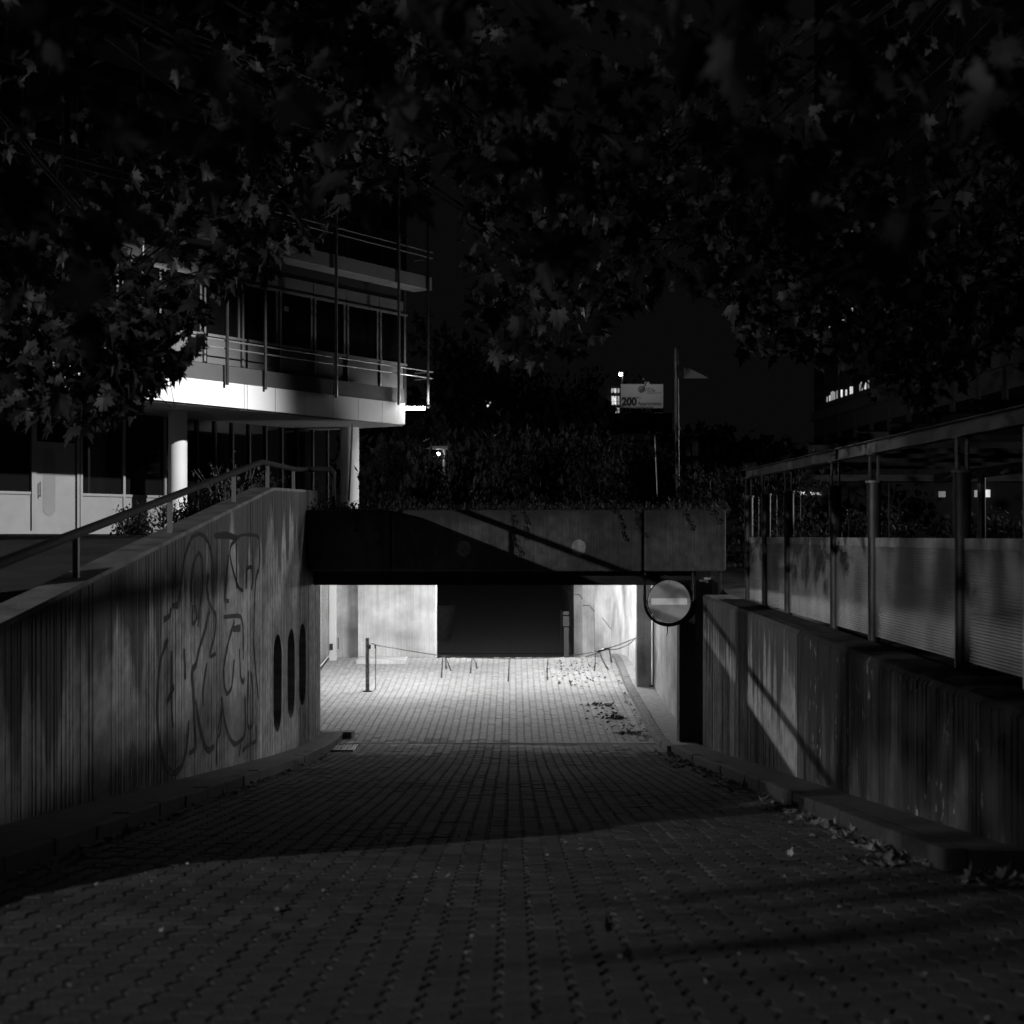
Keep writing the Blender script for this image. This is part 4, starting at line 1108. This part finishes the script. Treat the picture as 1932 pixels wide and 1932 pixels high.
# fallen leaves: ragged small meshes
def litter_patch(n, fx, lab, smin=.03, smax=.07, seed=1, mat=None):
    r_ = random.Random(seed); m = MB()
    for i in range(n):
        x, d, zo = fx(r_); s_ = r_.uniform(smin, smax)
        vs, fs, _ = leaf_meshes[r_.randrange(6)]
        mt = Matrix.Translation((x, d, RZ(d) + zo + r_.uniform(.005, .03))) @ Matrix.Rotation(r_.uniform(0, 6.28), 4, 'Z') @ Matrix.Rotation(r_.gauss(0, .45), 4, 'X') @ Matrix.Rotation(r_.gauss(0, .3), 4, 'Y') @ Matrix.Diagonal((s_ * 1.5, s_ * 1.5, s_ * 2.5, 1))
        m.add([mt @ Vector(v) for v in vs], fs)
    o = m.build('leaf_litter', mat or M_litter); o['kind'] = 'stuff'; return tag(o, lab, 'leaf litter')
litter_patch(150, lambda r_: (r_.gauss(1.6, .42), r_.gauss(36.0, 1.0), 0), 'scattered dry leaves on the bright tunnel floor near the pier', seed=1)
litter_patch(230, lambda r_: ((lambda k: (2.55 - abs(r_.gauss(0, .28)) - .45 * k, 27.2 + 5.0 * k + .3 * math.sin(k * 18), 0))(r_.random())), 'dark heap of leaves against the kerb in front of the tunnel', .03, .07, 2, M_litter2)
litter_patch(60, lambda r_: (2.62 - abs(r_.gauss(0, .06)), r_.uniform(27, 36), 0), 'line of leaves in the gutter along the tunnel kerb', seed=3)
litter_patch(300, lambda r_: (2.72 - abs(r_.gauss(0, .16)), 9.4 + 15.6 * r_.random() ** 1.3, 0), 'line of dry leaves along the right kerb of the ramp', .03, .07, seed=4)
litter_patch(60, lambda r_: (2.9 + r_.uniform(-.2, .5), 8.9 - abs(r_.gauss(0, .15)), 0), 'heap of leaves against the near end of the right kerb', .04, .08, seed=5)
litter_patch(130, lambda r_: (-3.1 + abs(r_.gauss(0, .07)), r_.uniform(9, 26), 0), 'leaves and weeds lying along the left kerb', .025, .06, seed=6)
litter_patch(420, lambda r_: (r_.uniform(-2.8, 2.6), 4.8 + 19 * r_.random() ** 1.5, -.012), 'tiny leaf scraps scattered over the ramp paving', .007, .024, seed=8)
LV = [(1148, 1770), (1184, 1823), (840, 1665), (1102, 1610), (526, 1782), (90, 1652), (300, 1553), (440, 1548), (1205, 1742), (1567, 1642), (1490, 1622), (1718, 1688), (1270, 1706), (715, 1598), (1100, 1592)]
LL = ['pale dry leaf on the paving near the bottom centre of the photo', 'lowest pale leaf right of the bottom centre', 'curled leaf left of centre just below the shadow edge', 'leaf on the edge of the wall shadow right of centre', 'leaf at the lower left quarter of the paving',
      'thin leaf near the left border of the photo', 'flat leaf in the shade beside the left kerb', 'wide leaf in the shade right of the one by the left kerb', 'leaf right of centre among the near paving blocks', 'leaf lying left of the near end of the right kerb',
      'small leaf in front of the right kerb', 'leaf in the lower right part of the paving', 'leaf between the centre and the lower right of the paving', 'tiny leaf just inside the shadow edge left of centre', 'small leaf just behind the shadow edge right of centre']
r_ = random.Random(15)
for iv, (px, py) in enumerate(LV):
    k = (py - HZ) / F
    d = 6.0
    for _ in range(40): d = -RZ(d) / k
    q = P(px, py, d); vs, fs, me = leaf_meshes[r_.randrange(6)]
    me2 = bpy.data.meshes.get('fallen_leaf_shape')
    if me2 is None:
        me2 = bpy.data.meshes.new('fallen_leaf_shape'); me2.from_pydata(vs, [], fs); me2.materials.append(M_litter)
    o = bpy.data.objects.new('fallen_leaf', me2); sc.collection.objects.link(o)
    o.location = (q.x, d, RZ(d) + .03); o.rotation_euler = (r_.gauss(0, .5) + .3, r_.gauss(0, .3), r_.uniform(0, 6)); s_ = r_.uniform(.05, .085); o.scale = (s_, s_, s_ * 1.8)
    tag(o, LL[iv], 'leaf', 'single leaves lying on the ramp')

# ------------------------------------------------------------------ sign pole with triangular flag on the deck
sp = thing('flag_pole', (P(1277, 930, 30).x, 30, .4), 'slim metal pole with a triangular flag plate standing on the deck', 'pole')
xp = P(1276, 0, 30).x
MB().tube([(xp + .03, 30, .35), (xp, 30, P(0, 656, 30).z)], .047, 12).build('pole', M_metal, sp, smooth=True)
fz0, fz1 = P(0, 714, 30).z, P(0, 690, 30).z
MB().add([(P(1290, 0, 30).x, 29.98, fz0), (P(1338, 0, 30).x, 29.98, fz0), (P(1290, 0, 30).x, 29.98, fz1), (P(1290, 0, 30).x, 30.02, fz0), (P(1338, 0, 30).x, 30.02, fz0), (P(1290, 0, 30).x, 30.02, fz1)],
         [(0, 1, 2), (5, 4, 3), (0, 3, 4, 1), (1, 4, 5, 2), (2, 5, 3, 0)]).build('flag_plate', M_grey, sp)
MB().box(xp - .06, P(1290, 0, 30).x, 29.97, 30.03, fz0 + .01, P(0, 700, 30).z).build('bracket', M_rail, sp)
for y0, y1, lb in ((818, 860, 'upper'), (868, 885, 'lower')):
    MB().box(P(1295, 0, 30.2).x, P(1317, 0, 30.2).x, 30.15, 30.19, P(0, y1, 30.2).z, P(0, y0, 30.2).z).build('sign_plate', M_rail, sp)
    MB().tube([P(1262, y0 + 4, 30.1), P(1300, y0, 30.1)], .018, 6).build('bracket', M_rail, sp)
for yy in (811, 825, 854, 863, 883): MB().tube([(xp + .02, 30, P(0, yy, 30).z), (xp + .02, 30, P(0, yy - 4, 30).z)], .056, 10).build('clamp', M_dark, sp)
sk = thing('guyed_stake', (P(1239, 935, 29).x, 29, .4), 'thin stake held by guy wires among the shrubs on the deck', 'stake')
MB().tube([P(1240.5, 937, 29), P(1235.5, 822, 29)], .014, 6).build('stake', M_alu, sk)
for px, py in ((1200, 850), (1285, 905), (1262, 900)): MB().tube([P(1235.5, 826, 29), P(px, py, 29.2)], .003, 3).build('guy_wire', M_rail, sk)
pl2 = thing('thin_post', (P(658, 945, 31).x, 31, .3), 'thin dark leaning post in front of the second white column', 'post')
MB().tube([P(658, 945, 31), P(665, 800, 31)], .022, 6).build('post', M_dark, pl2)
tag(MB().box(P(1372, 0, 33).x, P(1408, 0, 33).x, 33, 33.3, -.7, P(0, 1040, 33).z).build('low_wall', M_kerb), 'low pale wall glimpsed between the deck and the shelter', 'wall')

# ------------------------------------------------------------------ far background
def far_box(name, x0, x1, d0, d1, z1, lab, mat=M_far):
    t_ = thing(name, ((x0 + x1) / 2, d0, 0), lab, 'building')
    MB().box(x0, x1, d0, d1, 0, z1).build('wall', mat, t_)
    return t_
def quad_px(x0, y0, x1, y1, d, mat, name, par, th=.05):
    a, b_ = P(x0, y1, d), P(x1, y0, d)
    return MB().box(a.x, b_.x, d - th, d, a.z, b_.z).build(name, mat, par)
# house far left of centre
h1 = far_box('far_house', P(895, 0, 90).x, P(975, 0, 90).x, 90, 98, P(0, 735, 90).z, 'far house with a lit window between the corner lamp and the deck shrubs')
MB().hexa([P(890, 736, 89.5), P(980, 736, 89.5), P(980, 736, 98), P(890, 736, 98), P(915, 700, 91), P(955, 700, 91), P(955, 700, 97), P(915, 700, 97)]).build('roof', M_roof, h1)
quad_px(914.5, 757, 926.5, 762, 89.9, M_lit2, 'window', h1); quad_px(914.5, 763, 926.5, 770, 89.9, M_lit, 'window', h1); quad_px(903, 756, 908, 759, 89.9, M_lit, 'window', h1)
h2 = far_box('far_house', P(918, 0, 75).x, P(965, 0, 75).x, 75, 80, P(0, 798, 75).z, 'small far house with pale hipped roof and two tiny lit windows')
MB().hexa([P(905, 799, 74.5), P(970, 799, 74.5), P(970, 799, 80), P(905, 799, 80), P(925, 778, 76), P(960, 778, 76), P(960, 778, 79), P(925, 778, 79)]).build('roof', M_roof, h2)
quad_px(923, 819, 929, 822, 74.9, M_lit2, 'window', h2); quad_px(931, 819, 935, 822, 74.9, M_lit2, 'window', h2)
# block with the stairwell window and advertising board
h3 = far_box('far_block', P(1128, 0, 95).x, P(1169, 0, 95).x, 95, 105, P(0, 728, 95).z, 'far block with a tall bright stairwell window beside the advertising board')
for y0, y1 in ((733, 741), (747.5, 757), (758, 763.5), (769.5, 783)):
    for x0, x1, mt in ((1153.8, 1158), (1158.8, 1162.6)) and ((1153.8, 1158, M_lit), (1158.8, 1162.6, M_lit), (1165, 1168.6, M_lit2)):
        quad_px(x0, y0, x1, y1, 94.9, mt, 'window', h3)
h4 = far_box('site_office', P(1150, 0, 82).x, P(1268, 0, 82).x, 82, 90, P(0, 779, 82).z, 'dark container office below the advertising board')
quad_px(1238, 808, 1252, 818, 81.9, M_grey, 'window', h4); quad_px(1222, 808, 1225, 818, 81.9, M_grey, 'window', h4); quad_px(1207, 808, 1213, 814, 81.9, M_grey, 'window', h4)
quad_px(1180, 828, 1258, 830, 81.9, M_rail, 'ledge', h4)
ab = thing('advertising_board', P(1210, 779, 80), 'large pale advertising board reading 200 Apartments above the container office', 'billboard')
D = 80.0
quad_px(1171, 725, 1251, 770, D, M_board, 'board', ab, .06); quad_px(1216, 721, 1225, 725, D, M_board, 'board', ab, .06)
quad_px(1233, 770.2, 1251, 780, D + .5, M_grey, 'support', ab, .2); quad_px(1176, 770.2, 1182, 780, D + .5, M_grey, 'support', ab, .2)
def text(s_, px, py, h, mat, bold=0.0, par=None, width=None):
    cu = bpy.data.curves.new('lettering', 'FONT'); cu.body = s_; cu.size = 1; cu.offset = bold; cu.extrude = .002
    o = bpy.data.objects.new('lettering', cu); sc.collection.objects.link(o); cu.materials.append(mat)
    bpy.context.view_layer.update()
    wd = o.dimensions.x; q = P(px, py, D - .075)
    sy = h * D / F / .7; sx = sy if width is None else width * D / F / max(wd, 1e-3)
    me = bpy.data.meshes.new_from_object(o.evaluated_get(bpy.context.evaluated_depsgraph_get()))
    bpy.data.objects.remove(o)
    o = link('lettering', me, mat, par)
    if not me.materials: me.materials.append(mat)
    o.rotation_euler = (PI / 2, 0, 0); o.scale = (sx, sy, 1); o.location = q; o['kind'] = 'stuff'
    return o
text('ViDia', 1215, 739, 7.5, M_ink2, .01, ab, 21)
text('Hier entstehen', 1173, 751.5, 3.4, M_ink2, .01, ab, 35)
text('200', 1173, 764.5, 14, M_ink, .055, ab, 29)
text('Apartments', 1203.5, 764.5, 6.8, M_ink, .012, ab, 44)
text('für unsere Mitarbeitenden', 1173, 769.2, 3.2, M_ink2, .015, ab, 60)
qc = P(1210, 734.5, D - .075)
m = MB(); n = 28
ro, ri = 6.2 * D / F, 4.3 * D / F
m.add([(qc.x + r0 * math.cos(2 * PI * i / n), qc.y, qc.z + r0 * math.sin(2 * PI * i / n)) for r0 in (ro, ri) for i in range(n)], [(i, (i + 1) % n, n + (i + 1) % n, n + i) for i in range(n)])
n2 = 3.2 * D / F
m.add([(qc.x + n2 * math.cos(2 * PI * i / 20), qc.y, qc.z + n2 * math.sin(2 * PI * i / 20)) for i in range(20)], [tuple(range(20))])
m.build('emblem', M_ink, ab)
m = MB(); e = .7 * D / F; m.box(qc.x - e / 2, qc.x + e / 2, qc.y - .02, qc.y - .01, qc.z - n2 * .9, qc.z + n2 * .9); m.box(qc.x - n2 * .9, qc.x + n2 * .9, qc.y - .02, qc.y - .01, qc.z - e / 2 + .02, qc.z + e / 2 + .02)
m.build('emblem_cross', M_board, ab)['kind'] = 'stuff'
quad_px(1220, 741, 1248, 742, D - .07, M_ink2, 'underline', ab, .004)
# added lamp over the board, where none stands, so that it reads
bl = thing('board_fill_lamp', P(1212, 716, 78.4), 'added lamp arm that brightens the advertising board', 'lamp')
MB().tube([P(1220, 722, 80), P(1214, 715, 78.4)], .03, 6).build('arm', M_dark, bl)
light('SPOT', 'bulb', P(1212, 716, 78.2) + Vector((0, -1.5, .6)), 70, bl, .1, P(1212, 748, 80), 100)
rl_ = thing('wall_lamp', (-.5, 39.05, -.2), 'added lamp behind the underpass deck that brightens the far ramp', 'lamp')  # unseen lamp added to lift the far ramp beyond the tunnel
MB().box(-.7, -.3, 39.0, 39.12, -.28, -.12).build('housing', M_dark, rl_)
MB().box(-.66, -.34, 39.12, 39.14, -.26, -.14).build('lamp_glass', M_tube, rl_)
light('POINT', 'bulb', (-.5, 39.3, -.25), 450, rl_, .1)
def far_lamp(px, py, d, lab, r_=.09, pw=30, zg=0.0):
    q = P(px, py, d); t_ = thing('street_lamp', (q.x, d, zg), lab, 'street lamp')
    MB().tube([(q.x + .12, d + .1, zg), (q.x + .12, d + .1, q.z + .15)], .05, 8).build('pole', M_dark, t_)
    MB().box(q.x - .12, q.x + .2, d - .1, d + .15, q.z + .09, q.z + .15).build('lamp_head', M_dark, t_)
    disc(q.x, q.z, d - .05, d + .05, r_, 16).build('lamp_glass', M_lamp2, t_)
    light('POINT', 'bulb', (q.x, d - .2, q.z - .1), pw, t_, .08)
far_lamp(827, 856, 29.6, 'small bright lamp low among the deck shrubs', .035, 7, .35)
far_lamp(1171, 706, 92, 'small bright far lamp above the advertising board', .1, 12)
# right tower block seen through the leaves
tb = thing('tower_block', (15, 40, 0), 'dark tower block with a few lit window strips seen through the leaves on the right', 'building')
TX = lambda d: 12.4 - .06 * (d - 60)
def tq(d0, d1, z0, z1, o_, mat, name):
    return MB().hexa([(TX(d0) - o_, d0, z0), (TX(d0) + .2, d0, z0), (TX(d1) + .2, d1, z0), (TX(d1) - o_, d1, z0), (TX(d0) - o_, d0, z1), (TX(d0) + .2, d0, z1), (TX(d1) + .2, d1, z1), (TX(d1) - o_, d1, z1)]).build(name, mat, tb)
MB().hexa([(TX(36), 36, 0), (30, 36, 0), (30, 60, 0), (TX(60), 60, 0), (TX(36), 36, 22), (30, 36, 22), (30, 60, 22), (TX(60), 60, 22)]).build('wall', M_far, tb)
for k in range(6):
    z0 = 2.1 + k * 2.9
    tq(36, 60, z0 - .35, z0, .12, M_dkpan, 'balcony_edge')
    for j in range(12):
        d0 = 36.2 + j * 2
        lit = (k == 1 and j in (8, 9, 10)) or (k == 2 and j in (9, 10)) or (k == 3 and j == 9)
        if lit:
            for q_ in range(9):
                if rnd.random() < .42: continue
                d_ = d0 + .15 + q_ * .2
                tq(d_, d_ + .14, z0 + .30, z0 + .30 + rnd.uniform(.08, .34), .03, M_lit2 if rnd.random() < .55 else M_lit, 'window')
        else: tq(d0 + .2, d0 + 1.8, z0 + .3, z0 + 1.9, .02, M_glass, 'window')
        tq(d0, d0 + .06, z0, z0 + 2.55, .1, M_rail, 'mullion')
# low pavilion seen under the shelter
pv_ = thing('pavilion', (9, 34, -.5), 'low building with lit windows seen under the shelter roof', 'building')
MB().box(6.2, 13, 34, 35.6, -.6, 1.25).build('wall', M_far, pv_)
MB().box(6.0, 13.2, 33.8, 35.8, 1.25, 1.4).build('roof', M_roof, pv_)
for x0, y0, x1, y1, mt in ((1504, 927, 1532, 934, M_lit), (1534, 929, 1550, 934, M_lit2), (1771, 927, 1783, 938, M_lit2), (1805, 925, 1817, 936, M_lit), (1838, 925, 1847, 938, M_lit2), (1848, 924, 1867, 938, M_lit)):
    quad_px(x0, y0, x1, y1, 33.99, mt, 'window', pv_)
# far trees
def far_tree(px, top, d, wd, lab, seed, n=1500, base=0.0):
    q = P(px, top, d); r_ = random.Random(seed); t_ = thing('tree', (q.x, d, base), lab, 'tree', 'trees in the far background')
    MB().tube([(q.x, d, base), (q.x + .1, d, q.z * .5), (q.x, d, q.z * .85)], [.25, .18, .05], 8).build('trunk', M_bark, t_)
    m = MB(); bl_ = [(r_.gauss(0, .45), r_.gauss(0, .45), r_.uniform(.3, .92)) for _ in range(16)]
    for i in range(n):
        c_ = r_.choice(bl_); s_ = r_.uniform(.12, .34)
        p = Vector((q.x + (c_[0] + r_.gauss(0, .22)) * wd, d + (c_[1] + r_.gauss(0, .22)) * wd, q.z * (c_[2] + r_.gauss(0, .06))))
        if p.z > q.z * 1.03: continue
        mt = Matrix.Translation(p) @ Matrix.Rotation(r_.uniform(0, 6.28), 4, 'Z') @ Matrix.Rotation(r_.uniform(0, 3.1), 4, 'X')
        m.add([mt @ Vector(v) for v in ((0, -s_, 0), (s_ * .6, 0, .05), (0, s_, 0), (-s_ * .6, 0, .05))], [(0, 1, 2, 3)])
    m.build('crown', M_fart, t_)['kind'] = 'stuff'
for i, (px, tp, d, wd, lb) in enumerate(((845, 615, 62, 2.4, 'dark tree right of the office building poles'), (1010, 690, 70, 3.2, 'dark round tree behind the middle of the deck'), (1055, 735, 60, 1.9, 'dark tree left of the bright stairwell window'), (985, 640, 110, 4.0, 'tall dark tree far behind the lit house'), (1120, 700, 112, 3.6, 'dark tree behind the stairwell block'),
                                    (1345, 815, 75, 2.6, 'dark tree right of the flag pole'), (1400, 835, 70, 2.6, 'dark tree left of the shelter end'), (1450, 820, 80, 3.0, 'dark tree above the far end of the shelter'), (720, 800, 50, 1.6, 'small dark tree behind the second column'), (1165, 845, 64, 1.6, 'dark bushy tree below the advertising board'), (770, 780, 55, 1.6, 'small dark tree behind the corner lamp'))):
    far_tree(px, tp, d, wd, lb, 200 + i)
